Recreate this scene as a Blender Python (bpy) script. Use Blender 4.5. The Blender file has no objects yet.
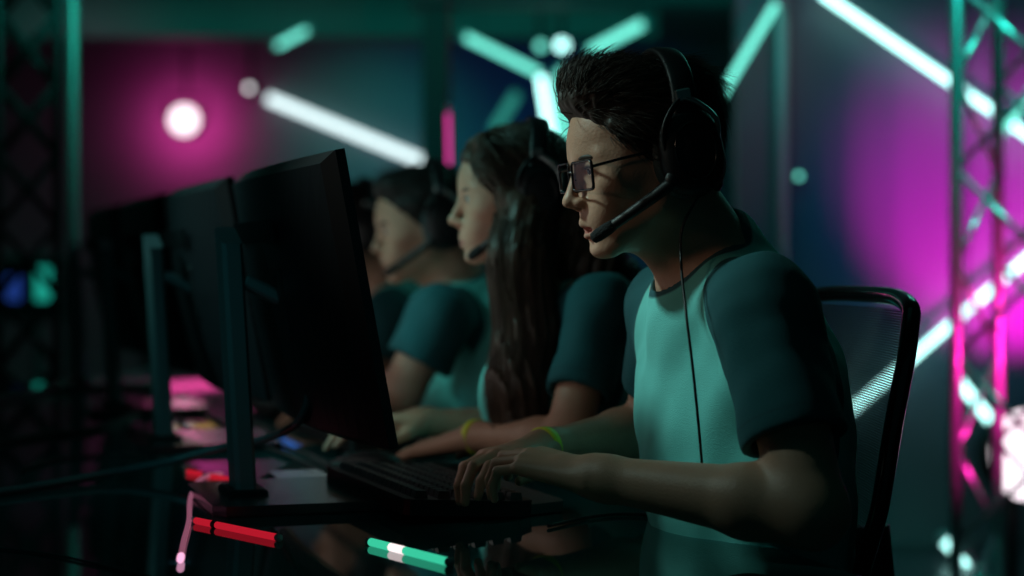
import bpy, math, random
import numpy as np
from mathutils import Vector

# ------------------------------------------------------------------ camera, world, exposure, large lights
S = bpy.context.scene
COL = S.collection
FPX = 1707.0          # focal length in pixels (60 mm on a 36 mm sensor, 1024 px wide)
CAMZ = 1.07
HOR = 259.0           # picture row of the horizon
TABLE = 0.74

cam_d = bpy.data.cameras.new('camera')
cam = bpy.data.objects.new('camera', cam_d)
COL.objects.link(cam)
cam.location = (0, 0, CAMZ)
cam.rotation_euler = (math.pi / 2, 0, 0)
cam_d.sensor_width = 36.0
cam_d.lens = FPX * 36.0 / 1024.0
cam_d.shift_y = -(288.0 - HOR) / 1024.0
cam_d.clip_start = 0.05
cam_d.clip_end = 60
cam_d.dof.use_dof = True
cam_d.dof.focus_distance = 2.04
cam_d.dof.aperture_fstop = 2.1
S.camera = cam

S.view_settings.view_transform = 'Standard'
S.view_settings.look = 'None'
S.view_settings.exposure = 0.0
S.view_settings.gamma = 1.0
S.view_settings.use_curve_mapping = False
S.cycles.use_denoising = True
S.cycles.max_bounces = 7
S.cycles.transparent_max_bounces = 12
S.cycles.sample_clamp_indirect = 3.0
S.cycles.caustics_reflective = False
S.cycles.caustics_refractive = False

world = bpy.data.worlds.new('world')
S.world = world
world.use_nodes = True
bg = world.node_tree.nodes['Background']
bg.inputs[0].default_value = (0.010, 0.050, 0.055, 1)
bg.inputs[1].default_value = 0.30


def P(px, py, Y):
    """The point at depth Y seen at pixel px, py."""
    return np.array([(px - 512.0) / FPX * Y, Y, CAMZ - (py - HOR) / FPX * Y])


def PT(px, py, z=TABLE):
    """The point of height z seen at pixel px, py."""
    Y = (CAMZ - z) * FPX / (py - HOR)
    return np.array([(px - 512.0) / FPX * Y, Y, z])


def light(name, kind, loc, energy, color, target=None, size=0.5, size_y=None, spot=60, blend=0.6, radius=0.1):
    d = bpy.data.lights.new(name, kind)
    d.energy = energy
    d.color = color
    if kind == 'AREA':
        d.size = size
        if size_y:
            d.shape = 'RECTANGLE'
            d.size_y = size_y
    elif kind == 'SPOT':
        d.spot_size = math.radians(spot)
        d.spot_blend = blend
        d.shadow_soft_size = radius
    else:
        d.shadow_soft_size = radius
    o = bpy.data.objects.new(name, d)
    COL.objects.link(o)
    o.location = tuple(loc)
    if target is not None:
        v = Vector(tuple(target)) - Vector(tuple(loc))
        o.rotation_euler = v.to_track_quat('-Z', 'Y').to_euler()
    return o


TEAL = (0.02, 0.80, 0.62)
# unseen lamps added to wash the players and table in teal, also from behind
light('teal_wash_fill', 'SPOT', (-1.7, 2.15, 2.50), 120, (0.62, 1.0, 0.92), (0.18, 2.08, 1.04), spot=10.8, blend=0.6, radius=0.12)  # narrow unseen spot added for the front player's chest
light('teal_rim_fill', 'AREA', (1.4, 4.6, 2.5), 5, (0.15, 0.8, 0.66), (0.2, 2.2, 0.9), 0.8, 0.8)
light('teal_table_fill', 'AREA', (-0.2, 1.6, 2.6), 0.35, (0.05, 0.85, 0.75), (0.0, 2.0, 0.7), 1.4, 1.4)
light('teal_row_fill', 'SPOT', (-2.3, 2.6, 2.64), 140, (0.35, 1.0, 0.92), (-0.06, 2.95, 1.04), spot=24, blend=0.9, radius=0.15)  # unseen spot added to brighten the farther players' shirts
light('teal_hall_light', 'AREA', (-1.0, 9.5, 2.6), 30, TEAL, (-1.0, 10.0, 0.0), 4.5, 3.0)
light('teal_stand_fill', 'SPOT', (-1.7, 0.3, 1.9), 26, (0.15, 0.80, 0.85), (-0.55, 2.5, 0.95), spot=20, blend=1.0, radius=0.15)  # added spot that brightens the monitor columns
light('teal_far_wall_fill', 'SPOT', (-1.0, 11.6, 2.6), 60, TEAL, (-1.05, 13.3, 1.75), spot=75, blend=1.0, radius=0.1)  # added to turn the wall around the white tube teal
light('teal_ceiling_fill', 'AREA', (0.6, 8.0, 0.25), 16, (0.02, 0.80, 0.70), (0.5, 8.2, 3.0), 2.5, 2.0)  # unseen uplight added near the floor to tint the ceiling
light('teal_partition_light', 'AREA', (0.6, 5.2, 2.6), 7, (0.01, 0.62, 0.66), (1.6, 6.4, 1.0), 0.8, 0.5)
light('teal_truss_fill', 'SPOT', (1.35, 3.6, 2.68), 170, TEAL, (1.19, 4.38, 1.5), spot=40, blend=0.8, radius=0.05)  # unseen spot added to lift the dark truss
light('teal_post_fill', 'SPOT', (-0.9, 4.6, 2.5), 30, TEAL, (-1.45, 5.25, 1.9), spot=60, blend=0.8, radius=0.05)  # added out of view to brighten the thin post
light('face_fill', 'SPOT', (-1.45, 1.52, 1.50), 22, (1.0, 0.68, 0.48), (0.09, 2.05, 1.18), spot=9.5, blend=0.8, radius=0.22)  # added warm spot, stands in for screen light on the face
light('row_face_fill', 'SPOT', (-2.3, 2.1, 1.8), 15, (1.0, 0.78, 0.62), (-0.15, 2.95, 1.13), spot=16, blend=0.9, radius=0.10)  # added warm spot for the faces farther along the row
light('magenta_wall_light', 'SPOT', (2.15, 5.45, 0.70), 210, (1.0, 0.0, 0.66), (1.88, 6.4, 1.18), spot=56, blend=0.6, radius=0.05)
light('magenta_truss_light', 'SPOT', (1.62, 3.85, 0.35), 130, (1.0, 0.02, 0.40), (1.20, 4.4, 0.80), spot=55, blend=0.9, radius=0.05)
light('blue_wall_light', 'SPOT', (1.6, 5.2, 1.5), 16, (0.0, 0.05, 1.0), (1.75, 6.4, 1.3), spot=75, blend=1.0, radius=0.2)
light('blue_stage_light', 'SPOT', (0.1, 10.8, 1.6), 45, (0.0, 0.15, 1.0), (-0.1, 13.3, 1.7), spot=80, blend=1.0, radius=0.3)
light('magenta_stage_light', 'SPOT', (-2.6, 9.6, 2.3), 9, (1.0, 0.04, 0.36), (-2.7, 13.3, 1.5), spot=70, blend=1.0, radius=0.3)


# ------------------------------------------------------------------ materials
def mat(name, color, rough=0.5, metal=0.0, spec=0.5, noise=0.0, nscale=20.0, bump=0.0, bscale=60.0, coat=0.0, emis=None, estr=0.0, sss=0.0):
    m = bpy.data.materials.new(name)
    m.use_nodes = True
    nt = m.node_tree
    b = nt.nodes['Principled BSDF']
    b.inputs['Base Color'].default_value = (*color, 1)
    b.inputs['Roughness'].default_value = rough
    b.inputs['Metallic'].default_value = metal
    b.inputs['Specular IOR Level'].default_value = spec
    b.inputs['Coat Weight'].default_value = coat
    if sss:
        b.inputs['Subsurface Weight'].default_value = sss
        b.inputs['Subsurface Radius'].default_value = (0.012, 0.005, 0.003)
        b.inputs['Subsurface Scale'].default_value = 1.0
    if emis:
        b.inputs['Emission Color'].default_value = (*emis, 1)
        b.inputs['Emission Strength'].default_value = estr
    if noise or bump:
        tc = nt.nodes.new('ShaderNodeTexCoord')
    if noise:
        n = nt.nodes.new('ShaderNodeTexNoise')
        n.inputs['Scale'].default_value = nscale
        n.inputs['Detail'].default_value = 4
        nt.links.new(tc.outputs['Object'], n.inputs['Vector'])
        r = nt.nodes.new('ShaderNodeMapRange')
        r.inputs['To Min'].default_value = 1 - noise
        r.inputs['To Max'].default_value = 1 + noise
        nt.links.new(n.outputs['Fac'], r.inputs['Value'])
        v = nt.nodes.new('ShaderNodeVectorMath')
        v.operation = 'SCALE'
        v.inputs[0].default_value = color
        nt.links.new(r.outputs[0], v.inputs['Scale'])
        nt.links.new(v.outputs[0], b.inputs['Base Color'])
    if bump:
        n = nt.nodes.new('ShaderNodeTexNoise')
        n.inputs['Scale'].default_value = bscale
        n.inputs['Detail'].default_value = 3
        nt.links.new(tc.outputs['Object'], n.inputs['Vector'])
        k = nt.nodes.new('ShaderNodeBump')
        k.inputs['Strength'].default_value = bump
        k.inputs['Distance'].default_value = 0.01
        nt.links.new(n.outputs['Fac'], k.inputs['Height'])
        nt.links.new(k.outputs[0], b.inputs['Normal'])
    return m


def mask_mat(name, base, masks, rough=0.6, bump=0.0, bscale=60.0, noise=0.06, nscale=30, sss=0.0, width=0.0015):
    """base colour plus (attribute, colour) areas: the attribute is a signed distance, positive inside."""
    m = mat(name, base, rough, noise=0, bump=bump, bscale=bscale, sss=sss)
    nt = m.node_tree
    b = nt.nodes['Principled BSDF']
    last = None
    for attr, c in masks:
        a = nt.nodes.new('ShaderNodeAttribute')
        a.attribute_name = attr
        r = nt.nodes.new('ShaderNodeMapRange')
        r.inputs['From Min'].default_value = -width
        r.inputs['From Max'].default_value = width
        nt.links.new(a.outputs['Fac'], r.inputs['Value'])
        x = nt.nodes.new('ShaderNodeMix')
        x.data_type = 'RGBA'
        x.inputs['A'].default_value = (*base, 1)
        x.inputs['B'].default_value = (*c, 1)
        if last:
            nt.links.new(last, x.inputs['A'])
        nt.links.new(r.outputs[0], x.inputs['Factor'])
        last = x.outputs['Result']
    tc = nt.nodes.new('ShaderNodeTexCoord')
    n = nt.nodes.new('ShaderNodeTexNoise')
    n.inputs['Scale'].default_value = nscale
    n.inputs['Detail'].default_value = 3
    nt.links.new(tc.outputs['Object'], n.inputs['Vector'])
    r = nt.nodes.new('ShaderNodeMapRange')
    r.inputs['To Min'].default_value = 1 - noise
    r.inputs['To Max'].default_value = 1 + noise
    nt.links.new(n.outputs['Fac'], r.inputs['Value'])
    v = nt.nodes.new('ShaderNodeVectorMath')
    v.operation = 'SCALE'
    nt.links.new(last, v.inputs[0])
    nt.links.new(r.outputs[0], v.inputs['Scale'])
    nt.links.new(v.outputs[0], b.inputs['Base Color'])
    return m


def emit(name, color, strength):
    m = bpy.data.materials.new(name)
    m.use_nodes = True
    nt = m.node_tree
    nt.nodes.clear()
    e = nt.nodes.new('ShaderNodeEmission')
    e.inputs[0].default_value = (*color, 1)
    e.inputs[1].default_value = strength
    o = nt.nodes.new('ShaderNodeOutputMaterial')
    nt.links.new(e.outputs[0], o.inputs[0])
    return m


M = {}
M['floor'] = mat('floor', (0.03, 0.04, 0.045), 0.35, noise=0.3, nscale=3)
M['ceiling'] = mat('ceiling', (0.10, 0.13, 0.13), 0.7, noise=0.2, nscale=2)
M['wall'] = mat('wall', (0.10, 0.12, 0.125), 0.75, noise=0.25, nscale=1.2)
M['partition'] = mat('partition', (0.11, 0.135, 0.15), 0.55, noise=0.15, nscale=1.0)
M['dark_wall'] = mat('dark_wall', (0.012, 0.02, 0.022), 0.6)
M['table_top'] = mat('table_top', (0.010, 0.095, 0.098), 0.035, spec=0.6, noise=0.3, nscale=5)
M['black'] = mat('black_plastic', (0.006, 0.007, 0.009), 0.48, bump=0.05, bscale=400)
M['gloss_black'] = mat('gloss_black', (0.006, 0.008, 0.010), 0.16)
M['back_shell'] = mat('monitor_back_shell', (0.012, 0.012, 0.016), 0.45, bump=0.04, bscale=300)
M['stand'] = mat('stand_metal', (0.16, 0.24, 0.26), 0.42, metal=0.5)
M['base'] = mat('base_metal', (0.06, 0.065, 0.07), 0.24, metal=0.6)
M['truss'] = mat('truss_aluminium', (0.42, 0.46, 0.47), 0.32, metal=0.75)
M['pole'] = mat('pole_metal', (0.45, 0.50, 0.48), 0.5, metal=0.6)
M['cap'] = mat('cap_plastic', (0.5, 0.55, 0.55), 0.5)
M['cable'] = mat('cable_rubber', (0.010, 0.014, 0.016), 0.45)
M['cable_teal'] = mat('cable_sheath', (0.03, 0.09, 0.10), 0.4)
M['cable_white'] = mat('cable_white', (0.55, 0.55, 0.55), 0.5)
M['key'] = mat('key_plastic', (0.02, 0.024, 0.028), 0.35)
M['foam'] = mat('foam', (0.012, 0.014, 0.016), 0.9, bump=0.4, bscale=500)
M['cushion'] = mat('cushion_leatherette', (0.03, 0.07, 0.075), 0.45, bump=0.2, bscale=250)
M['steel'] = mat('brushed_steel', (0.35, 0.40, 0.40), 0.28, metal=0.9)
M['tube'] = emit('tube_glow', (0.46, 1.0, 0.95), 3.7)
M['tube_white'] = emit('tube_glow_white', (0.70, 0.88, 0.90), 1.9)
M['tube_teal'] = emit('tube_glow_teal', (0.16, 0.80, 0.64), 1.7)
M['tube_dim'] = emit('tube_glow_dim', (0.05, 0.50, 0.40), 0.5)
M['added_bar_pink'] = emit('added_bar_pink', (1.0, 0.08, 0.40), 1.7)
M['tube_pink'] = emit('tube_glow_pink', (1.0, 0.05, 0.45), 0.9)
M['streak_red'] = emit('streak_red', (1.0, 0.02, 0.05), 0.45)
M['streak_green'] = emit('streak_green', (0.06, 0.85, 0.50), 0.7)
M['streak_white'] = emit('streak_white', (1.0, 0.85, 0.85), 1.2)
M['lamp_pink'] = emit('lamp_pink', (1.0, 0.82, 0.90), 2.2)
M['lamp_white'] = emit('lamp_white', (0.95, 1.0, 1.0), 2.2)
M['yellow'] = mat('yellow_rubber', (0.80, 0.85, 0.05), 0.5, emis=None)
M['trouser'] = mat('trouser_denim', (0.012, 0.014, 0.022), 0.8, bump=0.3, bscale=200)
M['shoe'] = mat('shoe_leather', (0.02, 0.02, 0.022), 0.4)
M['eye'] = mat('eye', (0.5, 0.5, 0.48), 0.2)
M['iris'] = mat('iris', (0.03, 0.025, 0.02), 0.15)
M['hair_dark'] = mat('hair_dark', (0.036, 0.024, 0.017), 0.55, noise=0.4, nscale=60)
M['hair_brown'] = mat('hair_brown', (0.070, 0.040, 0.025), 0.42, noise=0.5, nscale=40)
M['hair_black'] = mat('hair_black', (0.010, 0.008, 0.007), 0.7)
M['frame'] = mat('glasses_frame', (0.010, 0.010, 0.014), 0.2)


# ------------------------------------------------------------------ mesh helpers
def nrm(v):
    v = np.asarray(v, float)
    n = np.linalg.norm(v)
    return v / n if n > 1e-12 else v


def frame_of(d, up=(0, 0, 1)):
    d = nrm(d)
    u = np.asarray(up, float)
    if abs(np.dot(d, nrm(u))) > 0.97:
        u = np.array([1.0, 0, 0])
    s = nrm(np.cross(d, u))
    return d, s, np.cross(s, d)


class Geo:
    def __init__(self):
        self.V, self.F, self.n = [], [], 0
        self.smooth = []

    def add(self, v, f, smooth=True):
        v = np.asarray(v, float)
        self.V.append(v)
        for q in f:
            self.F.append(tuple(int(i) + self.n for i in q))
            self.smooth.append(smooth)
        self.n += len(v)
        return self

    def tube(self, pts, r, seg=10, cap=True, ry=None, up=(0, 0, 1), smooth=True, power=2.0):
        """tube along pts; r may be a list; ry is the second radius (along up)."""
        pts = np.asarray(pts, float)
        n = len(pts)
        r = np.broadcast_to(np.asarray(r, float), (n,)) if np.ndim(r) <= 1 else r
        ry = r if ry is None else np.broadcast_to(np.asarray(ry, float), (n,))
        t = np.gradient(pts, axis=0) if n > 2 else np.repeat((pts[1] - pts[0])[None], 2, 0)
        d, s, u = frame_of(t[0], up)
        V, F = [], []
        a = np.linspace(0, 2 * np.pi, seg, endpoint=False) + (np.pi / 4 if seg == 4 else 0)
        ca = np.sign(np.cos(a)) * np.abs(np.cos(a)) ** (2 / power)
        sa = np.sign(np.sin(a)) * np.abs(np.sin(a)) ** (2 / power)
        for i in range(n):
            d = nrm(t[i])
            s = nrm(s - d * np.dot(s, d))
            u = np.cross(s, d)
            V += list(pts[i] + np.outer(ca * r[i], s) + np.outer(sa * ry[i], u))
        for i in range(n - 1):
            for j in range(seg):
                k = (j + 1) % seg
                F.append((i * seg + j, i * seg + k, (i + 1) * seg + k, (i + 1) * seg + j))
        if cap:
            F.append(tuple(range(seg))[::-1])
            F.append(tuple((n - 1) * seg + j for j in range(seg)))
        return self.add(V, F, smooth)

    def box(self, c, size, axes=None, bevel=0.0, taper=1.0):
        """box centred at c, size (a, b, c) along the axes, edges chamfered by bevel."""
        c = np.asarray(c, float)
        A = np.eye(3) if axes is None else np.asarray(axes, float)
        h = np.asarray(size, float) / 2
        if bevel <= 0:
            V = [c + (np.array([x, y, z]) * h) @ A for x in (-1, 1) for y in (-1, 1) for z in (-1, 1)]
            F = [(0, 1, 3, 2), (4, 6, 7, 5), (0, 4, 5, 1), (2, 3, 7, 6), (0, 2, 6, 4), (1, 5, 7, 3)]
            return self.add(V, F, False)
        b = min(bevel, *(h * 0.95))
        rows = []
        for z, k in ((-h[2], b), (-h[2] + b, 0), (h[2] - b, 0), (h[2], b)):
            x, y = h[0] - k, h[1] - k
            e = b * 0.7
            ring = [(-x + e, -y), (x - e, -y), (x, -y + e), (x, y - e), (x - e, y), (-x + e, y), (-x, y - e), (-x, -y + e)]
            rows.append([c + np.array([p, q, z]) @ A for p, q in ring])
        V = [p for r in rows for p in r]
        F = []
        for i in range(3):
            for j in range(8):
                k = (j + 1) % 8
                F.append((i * 8 + j, i * 8 + k, (i + 1) * 8 + k, (i + 1) * 8 + j))
        F.append(tuple(range(8))[::-1])
        F.append(tuple(24 + j for j in range(8)))
        return self.add(V, F, False)

    def ell(self, c, r, axes=None, nu=20, nv=12, power=2.0):
        c = np.asarray(c, float)
        A = np.eye(3) if axes is None else np.asarray(axes, float)
        V, F = [], []
        for i in range(1, nv):
            p = np.pi * i / nv
            for j in range(nu):
                q = 2 * np.pi * j / nu
                d = np.array([math.sin(p) * math.cos(q), math.sin(p) * math.sin(q), math.cos(p)])
                d = np.sign(d) * np.abs(d) ** (2 / power)
                V.append(c + (d * np.asarray(r)) @ A)
        for i in range(nv - 2):
            for j in range(nu):
                k = (j + 1) % nu
                F.append((i * nu + j, (i + 1) * nu + j, (i + 1) * nu + k, i * nu + k))
        V.append(c + (np.array([0, 0, 1]) * r) @ A)
        V.append(c - (np.array([0, 0, 1]) * r) @ A)
        a, b = len(V) - 2, len(V) - 1
        for j in range(nu):
            k = (j + 1) % nu
            F.append((a, j, k))
            F.append((b, (nv - 2) * nu + k, (nv - 2) * nu + j))
        return self.add(V, F)

    def prism(self, outline, o, ax, ay, az, thick, smooth=False):
        """2-D outline on the plane (ax, ay) through o, extruded by thick along az (both ways)."""
        o = np.asarray(o, float)
        ax, ay, az = (np.asarray(v, float) for v in (ax, ay, az))
        n = len(outline)
        V = [o + ax * x + ay * y - az * thick / 2 for x, y in outline] + [o + ax * x + ay * y + az * thick / 2 for x, y in outline]
        F = [tuple(range(n))[::-1], tuple(n + i for i in range(n))]
        F += [(i, (i + 1) % n, n + (i + 1) % n, n + i) for i in range(n)]
        return self.add(V, F, smooth)

    def build(self, name, m, parent=None, loc=None, attrs=None):
        V = np.concatenate(self.V) if self.V else np.zeros((0, 3))
        off = np.zeros(3)
        p = parent
        while p is not None:
            off = off + np.array(p.location)
            p = p.parent
        if loc is not None:
            V = V - np.asarray(loc)
        me = bpy.data.meshes.new(name)
        me.from_pydata((V - off).tolist(), [], self.F)
        me.polygons.foreach_set('use_smooth', self.smooth)
        if attrs:
            for k, a in attrs.items():
                at = me.attributes.new(k, 'FLOAT', 'POINT')
                at.data.foreach_set('value', np.asarray(a, np.float32))
        me.materials.append(m)
        o = bpy.data.objects.new(name, me)
        COL.objects.link(o)
        if parent is not None:
            o.parent = parent
        if loc is not None:
            o.location = tuple(loc)
        return o


def tag(o, label=None, cat=None, group=None, kind=None):
    for k, v in (('label', label), ('category', cat), ('group', group), ('kind', kind)):
        if v:
            o[k] = v
    return o


def empty(name, loc, label, cat, group=None):
    o = bpy.data.objects.new(name, None)
    o.empty_display_size = 0.05
    COL.objects.link(o)
    o.location = tuple(loc)
    return tag(o, label, cat, group)


def copy_tree(o, parent=None):
    c = o.copy()
    COL.objects.link(c)
    c.parent = parent
    for ch in list(o.children):
        copy_tree(ch, c)
    return c


def bez(pts, n=12):
    """smooth (Catmull-Rom) curve through pts."""
    p = np.asarray(pts, float)
    p = np.vstack([2 * p[0] - p[1], p, 2 * p[-1] - p[-2]])
    out = []
    for i in range(1, len(p) - 2):
        for t in np.linspace(0, 1, n, endpoint=False):
            out.append(0.5 * (2 * p[i] + (p[i + 1] - p[i - 1]) * t + (2 * p[i - 1] - 5 * p[i] + 4 * p[i + 1] - p[i + 2]) * t * t
                              + (3 * p[i] - 3 * p[i + 1] + p[i + 2] - p[i - 1]) * t ** 3))
    out.append(p[-2])
    return np.array(out)


# ------------------------------------------------------------------ implicit surfaces for bodies, cloth and hair
def smin(a, b, k):
    h = np.clip(0.5 + 0.5 * (b - a) / k, 0, 1)
    return b * (1 - h) + a * h - k * h * (1 - h)


def smax(a, b, k):
    return -smin(-a, -b, k)


def d_cone(x, y, z, a, b, ra, rb):
    a = np.asarray(a, float)
    d = np.asarray(b, float) - a
    L2 = max(float(d @ d), 1e-12)
    t = np.clip(((x - a[0]) * d[0] + (y - a[1]) * d[1] + (z - a[2]) * d[2]) / L2, 0, 1)
    return np.sqrt((x - a[0] - t * d[0]) ** 2 + (y - a[1] - t * d[1]) ** 2 + (z - a[2] - t * d[2]) ** 2) - (ra + t * (rb - ra))


def d_ell(x, y, z, c, r, A=None):
    x, y, z = x - c[0], y - c[1], z - c[2]
    if A is not None:
        x, y, z = (A[i][0] * x + A[i][1] * y + A[i][2] * z for i in range(3))
    k0 = np.sqrt((x / r[0]) ** 2 + (y / r[1]) ** 2 + (z / r[2]) ** 2)
    k1 = np.sqrt((x / r[0] ** 2) ** 2 + (y / r[1] ** 2) ** 2 + (z / r[2] ** 2) ** 2)
    return k0 * (k0 - 1) / np.maximum(k1, 1e-9)


def axis(*segs):
    """1-D grid from (start, step) pairs and a final end."""
    out = []
    for (a, h), (b, _) in zip(segs[:-1], segs[1:]):
        n = max(1, int(round((b - a) / h)))
        out.append(np.linspace(a, b, n, endpoint=False))
    out.append([segs[-1][0]])
    return np.concatenate(out)


class Field:
    def __init__(self, X, Y, Z):
        self.g = [np.asarray(a, np.float32) for a in (X, Y, Z)]
        self.F = np.full([len(a) for a in self.g], 1.0, np.float32)

    def sl(self, lo, hi):
        return tuple(slice(max(0, int(np.searchsorted(g, l)) - 1), int(np.searchsorted(g, h)) + 1) for g, l, h in zip(self.g, lo, hi))

    def xyz(self, s):
        return self.g[0][s[0]][:, None, None], self.g[1][s[1]][None, :, None], self.g[2][s[2]][None, None, :]

    def put(self, fn, lo, hi, k=0.01, op='add'):
        s = self.sl(lo, hi)
        if min(self.F[s].shape) == 0:
            return
        d = fn(*self.xyz(s)).astype(np.float32)
        self.F[s] = smin(self.F[s], d, k) if op == 'add' else smax(self.F[s], -d, k)

    def cone(self, a, b, ra, rb=None, k=0.01, op='add'):
        rb = ra if rb is None else rb
        a, b = np.asarray(a, float), np.asarray(b, float)
        m = max(ra, rb) + k * 1.5 + 0.03
        self.put(lambda x, y, z: d_cone(x, y, z, a, b, ra, rb), np.minimum(a, b) - m, np.maximum(a, b) + m, k, op)

    def ell(self, c, r, A=None, k=0.01, op='add'):
        m = max(r) + k * 1.5 + 0.03
        self.put(lambda x, y, z: d_ell(x, y, z, c, r, A), np.asarray(c) - m, np.asarray(c) + m, k, op)

    def mesh(self):
        """surface nets on the (possibly uneven) grid; returns vertices and quads."""
        F = self.F
        nx, ny, nz = F.shape
        X, Y, Z = self.g
        neg = F < 0
        cnt = np.zeros((nx - 1, ny - 1, nz - 1), np.int8)
        for i in (0, 1):
            for j in (0, 1):
                for k in (0, 1):
                    cnt += neg[i:nx - 1 + i, j:ny - 1 + j, k:nz - 1 + k]
        cells = np.argwhere((cnt > 0) & (cnt < 8))
        idx = np.full(cnt.shape, -1, np.int64)
        idx[tuple(cells.T)] = np.arange(len(cells))
        ci, cj, ck = cells.T
        corner = {(a, b, c): F[ci + a, cj + b, ck + c] for a in (0, 1) for b in (0, 1) for c in (0, 1)}
        acc = np.zeros((len(cells), 3))
        n = np.zeros(len(cells))
        for a in corner:
            for ax in range(3):
                if a[ax]:
                    continue
                b = tuple(1 if q == ax else a[q] for q in range(3))
                fa, fb = corner[a], corner[b]
                m = (fa < 0) != (fb < 0)
                t = np.where(m, fa / np.where(m, fa - fb, 1), 0)
                for q in range(3):
                    acc[:, q] += np.where(m, (t if q == ax else a[q]), 0)
                n += m
        acc /= n[:, None]
        V = np.stack([X[ci] + acc[:, 0] * (X[ci + 1] - X[ci]), Y[cj] + acc[:, 1] * (Y[cj + 1] - Y[cj]), Z[ck] + acc[:, 2] * (Z[ck + 1] - Z[ck])], 1)
        Q = []
        for ax in range(3):
            s0 = [slice(None)] * 3
            s1 = [slice(None)] * 3
            s0[ax] = slice(0, -1)
            s1[ax] = slice(1, None)
            A, B = neg[tuple(s0)], neg[tuple(s1)]
            e = np.argwhere(A != B)
            u, w = (ax + 1) % 3, (ax + 2) % 3
            ok = (e[:, u] > 0) & (e[:, w] > 0) & (e[:, u] < F.shape[u] - 1) & (e[:, w] < F.shape[w] - 1)
            e = e[ok]
            ins = A[tuple(e.T)]
            q = []
            for du, dw in ((-1, -1), (0, -1), (0, 0), (-1, 0)):
                c = e.copy()
                c[:, u] += du
                c[:, w] += dw
                q.append(idx[tuple(c.T)])
            q = np.stack(q, 1)
            q[~ins] = q[~ins][:, ::-1]
            Q.append(q)
        return V, np.concatenate(Q)


def relax(V, Q, it=1, lam=0.5):
    e = np.concatenate([Q[:, [0, 1]], Q[:, [1, 2]], Q[:, [2, 3]], Q[:, [3, 0]]])
    for _ in range(it):
        acc = np.zeros_like(V)
        n = np.zeros(len(V))
        for c in range(3):
            acc[:, c] = np.bincount(e[:, 0], V[e[:, 1], c], len(V)) + np.bincount(e[:, 1], V[e[:, 0], c], len(V))
        n = np.bincount(e[:, 0], minlength=len(V)) + np.bincount(e[:, 1], minlength=len(V))
        V = V + lam * (acc / n[:, None] - V)
    return V


def field_geo(f, it=1):
    V, Q = f.mesh()
    V = relax(V, Q, it)
    g = Geo()
    g.V, g.F, g.n, g.smooth = [V], Q.tolist(), len(V), [True] * len(Q)
    return g, V


def fold(x, y, z, seed=0, s=1.0):
    """soft cloth folds, about -1..1"""
    a = seed * 1.7
    return (np.sin(38 * s * x + 21 * s * z + 6 * np.sin(9 * y + a)) * 0.5 + np.sin(29 * s * z - 17 * s * x + 5 * np.sin(11 * x - 7 * y + a)) * 0.35
            + np.sin(61 * s * y + 33 * s * z + 4 * np.sin(13 * z + a)) * 0.3)


# ------------------------------------------------------------------ people
def head_axes(yaw, pitch, roll=0.0):
    """yaw: degrees turned from -X towards the camera (-Y); pitch: degrees looking down. Rows: forward, left, up."""
    y, p = math.radians(yaw), math.radians(pitch)
    f = np.array([-math.cos(y) * math.cos(p), -math.sin(y) * math.cos(p), -math.sin(p)])
    l = nrm(np.cross((0, 0, 1), f))
    u = np.cross(f, l)
    r = math.radians(roll)
    l, u = l * math.cos(r) + u * math.sin(r), u * math.cos(r) - l * math.sin(r)
    return np.array([f, l, u])


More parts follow.
